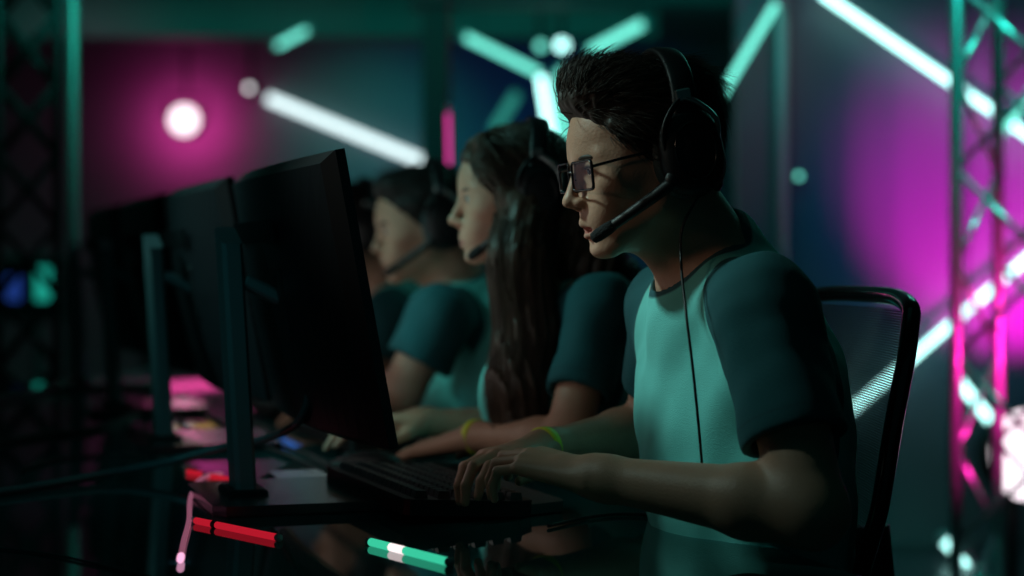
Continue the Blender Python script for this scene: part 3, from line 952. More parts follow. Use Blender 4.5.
def headset(label, A, wh, s, cable=None, cup_f=-0.031, cup_r=0.0435, group=None, mic=None, detail=True):
    """headband over the crown, two ear cups with cushions, microphone boom on the near (left) side."""
    root = empty('headset', wh((0, 0, -0.08)), label, 'headset', group)
    Fh, Lh, Uh = A
    arc = []
    for t in np.linspace(-1, 1, 33):
        an = t * math.radians(96)
        arc.append(wh((cup_f + 0.002 - 0.020 * max(0, math.cos(an)), 0.094 * math.sin(an), 0.031 + 0.097 * math.cos(an))))
    n = len(arc)
    rx = np.full(n, 0.0165 * s)
    ry = np.full(n, 0.0058 * s)
    Geo().tube(arc, ry, 16, ry=rx, up=Fh, power=3.0).build('headband', M['black'], root)
    Geo().tube([p - 0.0085 * s * nrm(p - wh((cup_f, 0, 0.03))) for p in arc[7:-7]], 0.0055 * s, 12, ry=np.full(n - 14, 0.014 * s), up=Fh).build('headband_padding', M['cushion'], root)
    for sg in (1, -1):
        c = wh((cup_f, 0.089 * sg, -0.004))
        cup = Geo()
        tilt = nrm(Lh * sg + Uh * 0.05)
        prof = [(-0.012, 0.80), (-0.012, 0.96), (-0.004, 1.03), (0.006, 1.0), (0.013, 0.86), (0.017, 0.55), (0.018, 0.0)]
        rings = 36
        V, F = [], []
        for (dd, k) in prof:
            for j in range(rings):
                a = 2 * np.pi * j / rings
                ca, sa = math.cos(a), math.sin(a)
                pw = 0.82
                V.append(c + tilt * dd * s + Fh * math.copysign(abs(ca) ** pw, ca) * cup_r * k * 0.93 * s + Uh * math.copysign(abs(sa) ** pw, sa) * cup_r * 1.22 * k * s)
        for i in range(len(prof) - 1):
            for j in range(rings):
                k = (j + 1) % rings
                F.append((i * rings + j, i * rings + k, (i + 1) * rings + k, (i + 1) * rings + j))
        F.append(tuple(range(rings)))
        cup.add(V, F)
        co = cup.build('ear_cup', M['black'], root)
        # a raised ring and a disc on the outer face
        ring = [c + tilt * 0.0165 * s + (Fh * math.cos(a) * cup_r * 0.60 + Uh * math.sin(a) * cup_r * 0.80) * s for a in np.linspace(0, 2 * np.pi, 33)]
        Geo().tube(ring, 0.0016 * s, 8, cap=False).build('trim_ring', M['gloss_black'], co)
        # cushion towards the head
        cs = Geo()
        ring = [c - tilt * 0.016 * s + (Fh * math.copysign(abs(math.cos(a)) ** 0.85, math.cos(a)) * cup_r * 0.80 + Uh * math.copysign(abs(math.sin(a)) ** 0.85, math.sin(a)) * cup_r * 1.02) * s
                for a in np.linspace(0, 2 * np.pi, 41)]
        cs.tube(ring, 0.0125 * s, 14, cap=False)
        cs.build('ear_cushion', M['cushion'], root)
        # yoke and slider
        yk = bez([wh((cup_f - 0.034, 0.093 * sg, -0.006)), wh((cup_f - 0.036, 0.1005 * sg, 0.028)), wh((cup_f - 0.018, 0.1015 * sg, 0.052)), wh((cup_f, 0.0985 * sg, 0.064))], 6)
        Geo().tube(yk, 0.0032 * s, 10, ry=np.full(len(yk), 0.0058 * s)).build('yoke', M['steel'], root)
        yk = bez([wh((cup_f + 0.033, 0.093 * sg, -0.006)), wh((cup_f + 0.034, 0.1005 * sg, 0.028)), wh((cup_f + 0.018, 0.1015 * sg, 0.052)), wh((cup_f, 0.0985 * sg, 0.064))], 6)
        Geo().tube(yk, 0.0032 * s, 10, ry=np.full(len(yk), 0.0050 * s)).build('yoke', M['black'], root)
        Geo().box(wh((cup_f + 0.001, 0.1005 * sg, 0.066)), np.array([0.020, 0.006, 0.016]) * s, A, 0.002).build('slider', M['steel'], root)
    if mic is not None:
        a0 = wh((cup_f + 0.034, 0.093, -0.036))
        pts = bez([a0, a0 + (mic - a0) * 0.25 + Lh * 0.004, a0 + (mic - a0) * 0.6 + Lh * 0.005, mic], 10)
        Geo().tube(pts, np.linspace(0.0082, 0.0062, len(pts)) * s, 12).build('microphone_boom', M['black'], root)
        Geo().ell(wh((cup_f + 0.030, 0.094, -0.033)), np.array([0.013, 0.008, 0.013]) * s, A).build('boom_hinge', M['black'], root)
        d = nrm(pts[-1] - pts[-4])
        mp = [pts[-1] - d * 0.022 * s, pts[-1] - d * 0.012 * s, pts[-1] + d * 0.002 * s, pts[-1] + d * 0.010 * s, pts[-1] + d * 0.013 * s]
        Geo().tube(mp, np.array([0.0066, 0.0082, 0.0082, 0.0070, 0.002]) * s, 14).build('microphone', M['foam'], root)
    if cable is not None:
        pts = bez([wh((cup_f - 0.002, 0.096, -0.052))] + cable, 10)
        Geo().tube(pts, 0.0017, 8).build('cable', M['cable'], root)
    return root


# ------------------------------------------------------------------ the setting
def quad(name, c, size, m, label=None, bevel=0.0):
    o = Geo().box(c, size, bevel=bevel).build(name, m)
    return tag(o, label, None, None, 'structure')


quad('floor', (-0.5, 5.6, -0.05), (8.6, 16.4, 0.1), M['floor'])
quad('ceiling', (-0.5, 5.6, 2.80), (8.6, 16.4, 0.1), M['ceiling'])
quad('wall_back', (-0.5, 13.35, 1.375), (8.6, 0.1, 2.75), M['wall'])
quad('wall_left', (-4.85, 5.6, 1.375), (0.1, 16.4, 2.75), M['wall'])
quad('wall_right', (3.85, 5.6, 1.375), (0.1, 16.4, 2.75), M['wall'])
# nearer partition on the right side, its dark post, a dark pillar in the hall, ceiling beams
quad('wall_partition', (2.32, 6.46, 1.375), (2.95, 0.12, 2.75), M['partition'])
quad('wall_pillar', (-0.425, 9.6, 1.375), (0.15, 0.30, 2.75), M['dark_wall'])
quad('trim_1', (-1.6, 10.7, 2.60), (5.0, 0.25, 0.30), M['ceiling'])
quad('trim_2', (0.45, 8.4, 2.53), (1.9, 0.22, 0.44), M['dark_wall'])
pp = P(782, 100, 6.33)
Geo().tube([(pp[0], 6.33, 0.0), (pp[0], 6.33, 2.75)], 0.021, 16).build('pole', M['pole'])
o = bpy.data.objects['pole']
o.name = 'support_pole'
tag(o, 'slim pale vertical pole in front of the dark teal wall panel', 'pole')


def light_tube(p0, p1, r, m, label, group=None, n=1, back=None):
    """an LED tube: glowing tube, end caps, two clips."""
    p0, p1 = np.asarray(p0, float), np.asarray(p1, float)
    root = empty('light_tube', (p0 + p1) / 2, label, 'light tube', group)
    d = nrm(p1 - p0)
    L = np.linalg.norm(p1 - p0)
    Geo().tube([p0, p1], r, 14).build('glowing_tube', m, root)
    for e, s in ((p0, -1), (p1, 1)):
        Geo().tube([e, e + d * s * 0.025], r * 1.1, 14).build('end_cap', M['cap'], root)
    for t in (0.2, 0.8):
        q = p0 + (p1 - p0) * t
        Geo().tube([q - d * 0.012 + [0, r * 0.4, 0], q + d * 0.012 + [0, r * 0.4, 0]], r * 0.8, 14).build('clip', M['black'], root)
        if back:
            Geo().tube([q, (q[0], q[1], 2.75)], 0.0025, 6).build('hanging_wire', M['black'], root)
        else:
            Geo().tube([q + [0, r, 0], q + [0, 0.095, 0]], 0.004, 8).build('bracket', M['black'], root)
    return root


BW = 13.20
light_tube(P(268, 98, BW), P(427, 163, BW), 0.036, M['tube_white'], 'long white light tube slanting down across the far wall beside the pink lamp')
light_tube(P(277, 46, 10.4), P(307, 30, 10.4), 0.018, M['tube_teal'], 'short teal light tube under the ceiling near the air vent', back=0.2)
light_tube(P(466, 37, 9.0), P(541, 74, 9.0), 0.020, M['tube_teal'], 'teal light tube slanting down to the corner behind the front player\'s hair', back=0.1)
light_tube(P(541, 76, 9.0), P(553, 150, 9.0), 0.022, M['tube'], 'steep white light tube dropping from the corner just behind the front player\'s forehead', back=0.1)
light_tube(P(561, 70, 9.5), P(566, 200, 9.5), 0.026, M['tube_teal'], 'teal vertical light tube nearest the front player\'s face', back=0.1)
light_tube(P(590, 51, 9.3), P(642, 24, 9.3), 0.026, M['tube_teal'], 'wide teal light tube rising above the front player\'s hair', back=0.1)
light_tube(P(494, 130, 11.0), P(516, 95, 11.0), 0.034, M['tube_dim'], 'dim teal light tube above the long-haired player\'s head', back=0.1)
light_tube(P(448, 114, 4.9), P(449, 165, 4.9), 0.006, M['tube_pink'], 'short thin pink light tube standing beside the dark pillar', back=0.1)
light_tube(P(776, 4, 6.3), P(716, 104, 6.3), 0.014, M['tube_teal'], 'teal light tube rising behind the back of the front player\'s head')
light_tube(P(822, -6, 6.3), P(1090, 178, 6.3), 0.014, M['tube'], 'long white light tube slanting down the partition to behind the aluminium truss')
light_tube(P(842, 418, 6.3), P(1060, 230, 6.3), 0.013, M['tube'], 'white light tube seen partly through the mesh chair back')
light_tube(P(955, 376, 6.0), P(1012, 447, 6.0), 0.015, M['tube'], 'white light tube slanting down behind the truss, crossing low', back=0.38)
light_tube(P(945, 540, 6.0), P(975, 572, 6.0), 0.018, M['tube'], 'short white light tube at the foot of the truss', back=0.38)
light_tube(P(998, 138, 5.6), P(1060, 52, 5.6), 0.014, M['tube_teal'], 'thin teal light tube rising past the upper end of the truss', back=0.8)


def round_lamp(p, r, m, label, name='stage_spotlight'):
    root = empty(name, p, label, 'lamp')
    p = np.asarray(p, float)
    Geo().tube([p, p + [0, 0.02, 0]], r, 28).build('lens', m, root)
    Geo().tube([p + [0, 0.005, 0], p + [0, 0.06, 0], p + [0, 0.16, 0], p + [0, 0.24, 0]], [r * 1.12, r * 1.2, r * 1.15, r * 0.7], 28).build('housing', M['black'], root)
    yk = [p + [-r * 1.35, 0.1, 0], p + [-r * 1.35, 0.1, r * 1.7], p + [r * 1.35, 0.1, r * 1.7], p + [r * 1.35, 0.1, 0]]
    Geo().tube(yk, 0.012, 8).build('yoke', M['black'], root)
    Geo().tube([p + [0, 0.1, r * 1.7], (p[0], p[1] + 0.1, 2.75)], 0.014, 8).build('hanging_pipe', M['black'], root)
    return root


LP = P(184, 120, 12.5)
round_lamp(LP, 0.105, M['lamp_pink'], 'large glowing round stage lamp with a pink halo, hanging in the hall')
round_lamp(P(249, 88, 11.0), 0.020, M['lamp_white'], 'small round white lamp just beside the upper end of the long white tube')
round_lamp(P(562, 45, 9.6), 0.035, M['tube'], 'brighter of the two small round lamps above the front player\'s hair')
round_lamp(P(541, 46, 9.6), 0.028, M['tube_teal'], 'dimmer of the two small round lamps above the front player\'s hair')
round_lamp(P(799, 176, 6.35), 0.012, M['tube_teal'], 'tiny green indicator lamp on the wall panel beside the slim pole', 'indicator_lamp')
light('pink_lamp_light', 'POINT', LP + [0, -0.12, 0], 5, (1.0, 0.06, 0.42), radius=0.10)
light('pink_halo_light', 'SPOT', LP + [-0.10, 0.36, 0.0], 30, (1.0, 0.05, 0.40), LP + [-0.10, 2.0, 0], spot=150, blend=1.0, radius=0.07)

# rack of light bars added beyond the table for its coloured mirror image
M['added_bar_yellow'] = emit('added_bar_yellow', (1.0, 0.72, 0.10), 1.0)
M['added_bar_blue'] = emit('added_bar_blue', (0.05, 0.25, 1.0), 0.9)
RY = 6.3
rk = empty('added_bar_rack', ((215 - 512) / FPX * RY, RY + 0.1, 0), 'low dark rack of added light bars that mirror in the table, past its far end', 'rack')
x0, x1 = (140 - 512) / FPX * RY, (330 - 512) / FPX * RY
for x in (x0, x1):
    Geo().box((x, RY + 0.12, 0.58), (0.04, 0.04, 1.16), bevel=0.004).build('post', M['black'], rk)
    Geo().box((x, RY + 0.12, 0.012), (0.05, 0.45, 0.024), bevel=0.004).build('foot', M['black'], rk)
for k, (xa, xb, yr, m, t) in enumerate([(160, 232, 388, 'added_bar_pink', 'added pink light bar, lowest on the rack'), (236, 288, 404, 'added_bar_pink', 'added pink light bar on the side of the rack nearer the players'), (166, 200, 408, 'added_bar_pink', 'short added pink light bar on the rack under the white one'),
                                        (164, 192, 421, 'lamp_white', 'short added white light bar in the middle of the rack'), (168, 214, 436, 'added_bar_yellow', 'added yellow light bar on the rack'),
                                        (176, 226, 450, 'lamp_white', 'added white light bar, topmost on the rack'), (268, 306, 447, 'added_bar_blue', 'added blue light bar on the rack')]):
    z = CAMZ - (518 + 0.66 * FPX / RY - yr - 259) / FPX * RY
    a_, b_ = np.array([(xa - 512) / FPX * RY, RY, z]), np.array([(xb - 512) / FPX * RY, RY, z - 0.02])
    light_tube(a_, b_, 0.014, M[m], t)
    Geo().box(((x0 + x1) / 2, RY + 0.115, z), (x1 - x0, 0.03, 0.02), bevel=0.003).build('added_rack_rail', M['black'], rk)

# ceiling cassette
c = P(350, 30, 10.9)
root = empty('ceiling_vent', (c[0], c[1], 2.75), 'square ceiling air vent with slats and a glowing teal rim', 'vent')
zc = 2.66
Geo().box((c[0], 11.2, 2.70), (1.0, 0.9, 0.09), bevel=0.02).build('housing', M['ceiling'], root)
g = Geo()
for k in range(9):
    g.box((c[0] - 0.36 + 0.09 * k, 11.2, zc - 0.01), (0.05, 0.70, 0.012), head_axes(0, 25)[[1, 0, 2]])
g.build('slats', M['dark_wall'], root)
g = Geo()
for dx, dy, sx, sy in ((0, -0.42, 0.98, 0.05), (0, 0.42, 0.98, 0.05), (-0.47, 0, 0.05, 0.8), (0.47, 0, 0.05, 0.8)):
    g.box((c[0] + dx, 11.2 + dy, zc), (sx, sy, 0.02))
g.build('lit_rim', emit('rim', (0.02, 0.50, 0.40), 0.35), root)


# trusses: square lattice masts
def truss(name, corners, z1, brace, r, m, label, rb, xbrace=True):
    cx = np.mean([c for c in corners], axis=0)
    root = empty(name, (cx[0], cx[1], 0), label, 'truss')
    for c in corners:
        Geo().tube([(c[0], c[1], 0.02), (c[0], c[1], z1)], r, 14).build('chord', m, root)
    n = len(corners)
    for i in range(n):
        a, b = corners[i], corners[(i + 1) % n]
        z = 0.12
        k = 0
        while z + brace < z1:
            p, q = ((a[0], a[1], z), (b[0], b[1], z + brace))
            p2, q2 = ((b[0], b[1], z), (a[0], a[1], z + brace))
            if xbrace:
                Geo().tube([p, q], rb, 8).build('brace', m, root)
                Geo().tube([p2, q2], rb, 8).build('brace', m, root)
            elif k % 2 == 0:
                Geo().tube([p, q], rb, 8).build('brace', m, root)
            else:
                Geo().tube([p2, q2], rb, 8).build('brace', m, root)
            z += brace
            k += 1
    Geo().box((cx[0], cx[1], 0.01), (0.5, 0.5, 0.02), bevel=0.004).build('base_plate', m, root)
    return root


def gxy(px, Y):
    return ((px - 512.0) / FPX * Y, Y)


truss('aluminium_truss', [gxy(956, 4.30), gxy(998, 4.50), gxy(1088, 4.34), gxy(1050, 4.14)], 2.72, 0.235, 0.0165, M['truss'], 'tall aluminium lattice truss standing behind the mesh office chair, lit pink and teal', 0.008, False)
truss('black_truss', [gxy(-2, 5.0), gxy(58, 5.0), gxy(58, 5.22), gxy(-2, 5.22)], 2.72, 0.21, 0.014, M['dark_wall'], 'dark lattice truss with crossed braces standing past the far end of the table', 0.009, True)
o = Geo().tube([(*gxy(73, 5.3), 0.0), (*gxy(73, 5.3), 2.72)], 0.017, 16).build('teal_post', M['pole'])
tag(o, 'bright teal-lit vertical post beside the dark lattice truss', 'post')

# bright glowing lamp cluster at the right end of the truss
root = empty('floor_light_head', P(1015, 460, 5.2), 'blazing white and pink light head low beside the truss', 'lamp')
c = P(1024, 455, 5.2)
Geo().ell(c, (0.10, 0.06, 0.135), nu=24, nv=14).build('lens', emit('head_glow', (1.0, 0.86, 0.94), 2.2), root)
Geo().tube([c + [0, 0.03, 0], c + [0, 0.2, 0]], [0.14, 0.09], 24).build('housing', M['black'], root)
Geo().tube([c + [0, 0.12, -0.08], (c[0], c[1] + 0.12, 0.03)], 0.02, 10).build('stand', M['black'], root)
Geo().tube([(c[0], c[1] + 0.12, 0.0), (c[0], c[1] + 0.12, 0.03)], 0.2, 24).build('foot', M['black'], root)

# small lit screen on the far side of the hall
c = P(36, 288, 8.2)
root = empty('display_screen', (c[0], c[1], 0), 'small teal glowing screen on a stand seen through the dark lattice truss', 'screen')
Geo().box(c, (0.34, 0.05, 0.32), bevel=0.01).build('casing', M['black'], root)
M['scr_teal'] = emit('scr_teal', (0.02, 0.60, 0.45), 0.55)
M['scr_blue'] = emit('scr_blue', (0.03, 0.10, 0.55), 0.35)
Geo().box(c + [0.04, -0.028, 0.02], (0.07, 0.004, 0.16)).build('lit_panel', M['scr_teal'], root)
Geo().box(c + [-0.10, -0.028, 0.0], (0.07, 0.004, 0.12)).build('lit_panel', M['scr_blue'], root)
Geo().tube([c + [0, 0.02, -0.15], (c[0], c[1] + 0.02, 0.02)], 0.02, 10).build('stand', M['black'], root)
Geo().tube([(c[0], c[1] + 0.02, 0.0), (c[0], c[1] + 0.02, 0.025)], 0.18, 24).build('foot', M['black'], root)

# ------------------------------------------------------------------ the table
RA = math.radians(19.0)
RX = np.array([-math.sin(RA), math.cos(RA), 0])       # along the row, away from the camera
RN = np.array([math.cos(RA), math.sin(RA), 0])        # across the table, towards the players
EDGE = np.array([0.300, 1.97, 0])                     # a point of the players' edge
root = empty('gaming_table', EDGE + RX * 1.2 - RN * 0.8, 'long glossy dark teal gaming table under the row of monitors', 'table')
a0, a1, wd = -0.95, 2.98, 1.55
def tp(u, v, z):
    return EDGE + RX * u - RN * v + np.array([0, 0, z])
ax3 = np.array([RX, -RN, [0, 0, 1]])
Geo().box(tp((a0 + a1) / 2, wd / 2, TABLE - 0.015), (a1 - a0, wd, 0.03), ax3, 0.004).build('tabletop', M['table_top'], root)
Geo().box(tp((a0 + a1) / 2, wd / 2, TABLE - 0.065), (a1 - a0 - 0.2, wd - 0.5, 0.07), ax3, 0.004).build('apron', M['black'], root)
for u in (a0 + 0.15, (a0 + a1) / 2, a1 - 0.15):
    for v in (0.30, wd - 0.30):
        Geo().box(tp(u, v, (TABLE - 0.1) / 2), (0.07, 0.07, TABLE - 0.1), ax3, 0.006).build('leg', M['black'], root)

# ------------------------------------------------------------------ monitors
M['screen'] = bpy.data.materials.new('screen_picture')
M['screen'].use_nodes = True
nt = M['screen'].node_tree
nt.nodes.clear()
tc = nt.nodes.new('ShaderNodeTexCoord')
nz = nt.nodes.new('ShaderNodeTexNoise')
nz.inputs['Scale'].default_value = 7
rp = nt.nodes.new('ShaderNodeValToRGB')
rp.color_ramp.elements[0].position = 0.35
rp.color_ramp.elements[0].color = (0.35, 0.45, 0.50, 1)
rp.color_ramp.elements[1].position = 0.65
rp.color_ramp.elements[1].color = (1.0, 0.86, 0.74, 1)
em = nt.nodes.new('ShaderNodeEmission')
em.inputs[1].default_value = 0.55
ou = nt.nodes.new('ShaderNodeOutputMaterial')
nt.links.new(tc.outputs['Object'], nz.inputs['Vector'])
nt.links.new(nz.outputs['Fac'], rp.inputs['Fac'])
nt.links.new(rp.outputs['Color'], em.inputs[0])
nt.links.new(em.outputs[0], ou.inputs[0])


def make_monitor(base):
    """base: point on the table under the column. Panel long axis along the row, leaning back."""
    b = np.asarray(base, float)
    root = empty('gaming_monitor', b, 'near', 'monitor')
    X1, N1 = RX, RN
    up = np.array([0, 0, 1.0])
    # base plate
    out = [(-0.135, -0.045), (-0.115, -0.06), (0.10, -0.06), (0.125, -0.045), (0.125, 0.17), (0.105, 0.185), (-0.125, 0.185), (-0.145, 0.17)]
    Geo().prism(out, b + up * 0.008, X1, N1, up, 0.012).build('base_plate', M['base'], root)
    Geo().prism([(x * 0.97, y * 0.97) for x, y in out], b + up * 0.0015, X1, N1, up, 0.003).build('foot_pad', M['black'], root)
    # column, leaning a little back
    top = b + up * 0.362 - N1 * 0.020
    cd = nrm(top - b)
    g = Geo()
    ex = np.array([X1, np.cross(cd, X1), cd])
    w, dpt = 0.066, 0.028
    sec = [(-w / 2 + 0.006, -dpt / 2), (w / 2 - 0.006, -dpt / 2), (w / 2, -dpt / 2 + 0.006), (w / 2, dpt / 2 - 0.004), (w / 2 - 0.004, dpt / 2), (-w / 2 + 0.004, dpt / 2), (-w / 2, dpt / 2 - 0.004), (-w / 2, -dpt / 2 + 0.006)]
    V = []
    for q, zz in ((b + up * 0.012, 0), (top, 1)):
        for x, y in sec:
            V.append(q + X1 * x + N1 * y + (up * (-0.012 + 0.024 * (x / w + 0.5)) if zz else 0))
    F = [(i, (i + 1) % 8, 8 + (i + 1) % 8, 8 + i) for i in range(8)] + [tuple(range(8))[::-1], tuple(8 + i for i in range(8))]
    g.add(V, F, False)
    col = g.build('stand_column', M['stand'], root)
    Geo().box(b + up * 0.016, (0.085, 0.055, 0.010), np.array([X1, N1, up]), 0.003).build('column_foot', M['black'], root)
    # panel: curved, its centre in front of the column
    lean = math.radians(10.5)
    pc = b + up * 0.276 + N1 * 0.080 + X1 * 0.052
    pu = up * math.cos(lean) - N1 * math.sin(lean)
    pn = N1 * math.cos(lean) + up * math.sin(lean)
    hw, hh, sag = 0.328, 0.187, 0.022
    def sheet(off, hw_, hh_, nn=18, belly=0.0):
        rows = []
        for j in (-1, -0.6, 0, 0.6, 1):
            for i in np.linspace(-1, 1, nn):
                d = sag * (i * i) - belly * (1 - i * i) * (1 - j * j)
                rows.append(pc + X1 * hw_ * i + pu * hh_ * j + pn * (off + d))
        return rows
    def slab(o1, o2, hw1, hh1, hw2, hh2, belly=0.0, nn=18):
        A_, B_ = sheet(o1, hw1, hh1, nn), sheet(o2, hw2, hh2, nn, belly)
        V = A_ + B_
        F = []
        n5 = 5
        N = len(A_)
        for j in range(n5 - 1):
            for i in range(nn - 1):
                q = (j * nn + i, j * nn + i + 1, (j + 1) * nn + i + 1, (j + 1) * nn + i)
                F.append(q)
                F.append(tuple(N + k for k in q[::-1]))
        edge = [i for i in range(nn)] + [j * nn + nn - 1 for j in range(1, n5)] + [(n5 - 1) * nn + i for i in range(nn - 2, -1, -1)] + [j * nn for j in range(n5 - 2, 0, -1)]
        for i in range(len(edge)):
            p_, q_ = edge[i], edge[(i + 1) % len(edge)]
            F.append((q_, p_, N + p_, N + q_))
        return Geo().add(V, F, False)
    slab(0.008, -0.004, hw, hh, hw, hh).build('bezel', M['gloss_black'], root)
    bs = slab(-0.004, -0.022, hw, hh, hw * 0.955, hh * 0.93, 0.020).build('back_shell', M['back_shell'], root)
    A_ = sheet(0.0088, hw * 0.985, hh * 0.955, 18)
    F = [(j * 18 + i, j * 18 + i + 1, (j + 1) * 18 + i + 1, (j + 1) * 18 + i) for j in range(4) for i in range(17)]
    Geo().add(A_, F, True).build('screen', M['screen'], root)
    # arm and mount plate
    m0 = b + up * 0.300 - N1 * 0.006
    m1 = pc - pn * 0.030 + up * 0.0 - X1 * 0.06
    Geo().box((m0 + m1) / 2 + N1 * 0.008, (0.060, np.linalg.norm(m1 - m0) + 0.01, 0.018), np.array([X1, nrm(m1 - m0), np.cross(X1, nrm(m1 - m0))]), 0.004).build('arm', M['stand'], root)
    Geo().box(m1, (0.11, 0.016, 0.10), np.array([X1, pn, pu]), 0.004).build('mount_plate', M['black'], root)
    # slots and buttons on the shell
    g = Geo()
    for k in range(14):
        g.box(pc - pn * 0.0395 + pu * 0.10 + X1 * (-0.13 + 0.02 * k), (0.012, 0.004, 0.03), np.array([X1, pn, pu]))
    g.build('vent_slots', M['black'], bs)
    return root


MB = PT(243, 502)
mon = make_monitor(MB)
MON = [mon]
STEP = np.array([-0.250, 0.70, 0])
mon['label'] = 'black monitor nearest the camera, seen from behind on its flat base'
mon['group'] = 'gaming monitors in a row'
for k, t in enumerate(['second black monitor from the camera, its column top rising over the table', 'third black monitor along the table, behind the second', 'farthest black monitor at the far end of the row']):
    c = copy_tree(mon)
    c.location = tuple(np.array(mon.location) + STEP * (k + 1))
    c['label'] = t
    MON.append(c)

# ------------------------------------------------------------------ keyboards, mouse, pads
def make_keyboard(c, ang):
    """c: centre on the table; ang: turn of the long axis from the row axis."""
    r = math.radians(ang)
    L = RX * math.cos(r) + RN * math.sin(r)
    D = RN * math.cos(r) - RX * math.sin(r)             # towards the player
    up = np.array([0, 0, 1.0])
    c = np.asarray(c, float)
    root = empty('keyboard', c, 'kb', 'keyboard')
    tilt = math.radians(4)
    Dt = D * math.cos(tilt) - up * math.sin(tilt)
    ut = up * math.cos(tilt) + D * math.sin(tilt)
    o = c + up * 0.017
    out = [(-0.182, -0.078), (-0.174, -0.084), (0.174, -0.084), (0.182, -0.078), (0.182, 0.070), (0.165, 0.092), (-0.165, 0.092), (-0.182, 0.070)]
    Geo().prism(out, o, L, Dt, ut, 0.020).build('case', M['black'], root)
    Geo().prism([(-0.165, 0.0), (0.165, 0.0), (0.150, 0.055), (0.13, 0.062), (-0.13, 0.062), (-0.150, 0.055)], c + up * 0.008 + D * 0.088, L, D, up, 0.013).build('wrist_rest', M['cushion'], root)
    for row in range(6):
        x = -0.172
        while x < 0.160:
            w = 0.0176
            if row == 0 and -0.10 < x < 0.0:
                w = 0.11
            q = o + L * (x + w / 2 + 0.001) + Dt * (0.068 - row * 0.0245 - (0.006 if row == 5 else 0)) + ut * 0.0145
            gk = Geo()
            ax = np.array([L, Dt, ut])
            h = np.array([w / 2, 0.0088, 0.005])
            V = [q + L * (sx * h[0] * k) + Dt * (sy * h[1] * k) + ut * (0.005 * z) for z, k in ((-1, 1.0), (1, 0.78)) for sx, sy in ((-1, -1), (1, -1), (1, 1), (-1, 1))]
            gk.add(V, [(3, 2, 1, 0), (4, 5, 6, 7), (0, 1, 5, 4), (1, 2, 6, 5), (2, 3, 7, 6), (3, 0, 4, 7)], False)
            KEYS.append((gk, root))
            x += w + 0.0022
    return root, o + L * 0, (L, D, up)


KEYS = []
def finish_keys(limit=98):
    n = 0
    rest = Geo()
    par = None
    for gk, r in KEYS:
        par = r
        if n < limit:
            gk.build('key', M['key'], r)
            n += 1
        else:
            rest.add(np.concatenate(gk.V), gk.F, False)
    if rest.n:
        k = rest.build('more_keys', M['key'], par)
        k['kind'] = 'stuff'
    KEYS.clear()


KC = (PT(400, 523) + PT(552, 521)) / 2 + RX * 0.185 - RN * 0.018
kb, _, _ = make_keyboard(KC, -3)
kb['label'] = 'black full-size keyboard under the front player\'s hands'
kb['group'] = 'keyboards on the table'
finish_keys()
kb2 = copy_tree(kb)
kb2.location = tuple(KC + np.array([-0.13, 0.68, 0]))
kb2['label'] = 'black keyboard in front of the long-haired player'
kb3 = copy_tree(kb)
kb3.location = tuple(KC + np.array([-0.36, 1.37, 0]))
kb3['label'] = 'black keyboard in front of the third player from the camera'

# mouse under the long-haired player's hand
mp = PT(366, 474)
mp = np.array([mp[0], mp[1], TABLE])
root = empty('computer_mouse', mp, 'black computer mouse under the long-haired player\'s hand', 'mouse')
fw = nrm([-1, 0.12, 0])
sd = np.cross([0, 0, 1], fw)
Geo().tube([mp - fw * 0.058 + [0, 0, 0.010], mp - fw * 0.048 + [0, 0, 0.014], mp - fw * 0.02 + [0, 0, 0.019], mp + fw * 0.01 + [0, 0, 0.018], mp + fw * 0.045 + [0, 0, 0.013], mp + fw * 0.058 + [0, 0, 0.008]],
           [0.010, 0.026, 0.032, 0.030, 0.027, 0.014], 20, ry=[0.006, 0.013, 0.018, 0.017, 0.011, 0.005]).build('body', M['black'], root)
Geo().tube([mp + fw * 0.030 + sd * -0.004 + [0, 0, 0.026], mp + fw * 0.030 + sd * 0.004 + [0, 0, 0.026]], 0.007, 14).build('scroll_wheel', M['cushion'], root)
o = Geo().prism([(-0.15, -0.12), (0.13, -0.12), (0.14, -0.11), (0.14, 0.11), (0.13, 0.12), (-0.15, 0.12), (-0.16, 0.11), (-0.16, -0.11)], mp + [0.0, 0.03, 0.002 - 0.0], fw, sd, np.array([0, 0, 1.0]), 0.003).build('mouse_pad', M['foam'], None)
tag(o, 'black cloth mouse pad under the mouse of the long-haired player', 'mouse pad')
# flat dark pad beside the near stand
q = [PT(268, 478), PT(318, 476), PT(345, 492), PT(292, 497)]
c = np.mean(q, axis=0)
out = [((p - c)[0], (p - c)[1]) for p in q[::-1]]
o = Geo().prism(out, c + [0, 0, 0.006], (1, 0, 0), (0, 1, 0), np.array([0, 0, 1.0]), 0.009).build('tablet', M['gloss_black'], None)
tag(o, 'thin dark slab like a tablet lying just beyond the nearest monitor base', 'tablet')

# ------------------------------------------------------------------ reflections in the table top, built as glowing rods
def streak(a, b, r, m, label, mid=None, group='reflection streaks on the table'):
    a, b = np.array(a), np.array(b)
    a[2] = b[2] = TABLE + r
    root = empty('reflection_streak', (a + b) / 2, label, 'reflection streak', group)
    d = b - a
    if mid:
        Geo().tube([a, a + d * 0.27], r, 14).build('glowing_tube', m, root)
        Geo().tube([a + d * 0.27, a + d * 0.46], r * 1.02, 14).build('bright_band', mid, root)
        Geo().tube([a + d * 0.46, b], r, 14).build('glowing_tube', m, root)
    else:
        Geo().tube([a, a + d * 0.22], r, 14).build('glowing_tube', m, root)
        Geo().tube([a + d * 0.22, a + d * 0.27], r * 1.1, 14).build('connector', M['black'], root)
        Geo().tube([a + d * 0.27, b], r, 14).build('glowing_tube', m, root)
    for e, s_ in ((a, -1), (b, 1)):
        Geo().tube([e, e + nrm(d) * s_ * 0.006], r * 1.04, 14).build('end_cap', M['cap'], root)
    return root


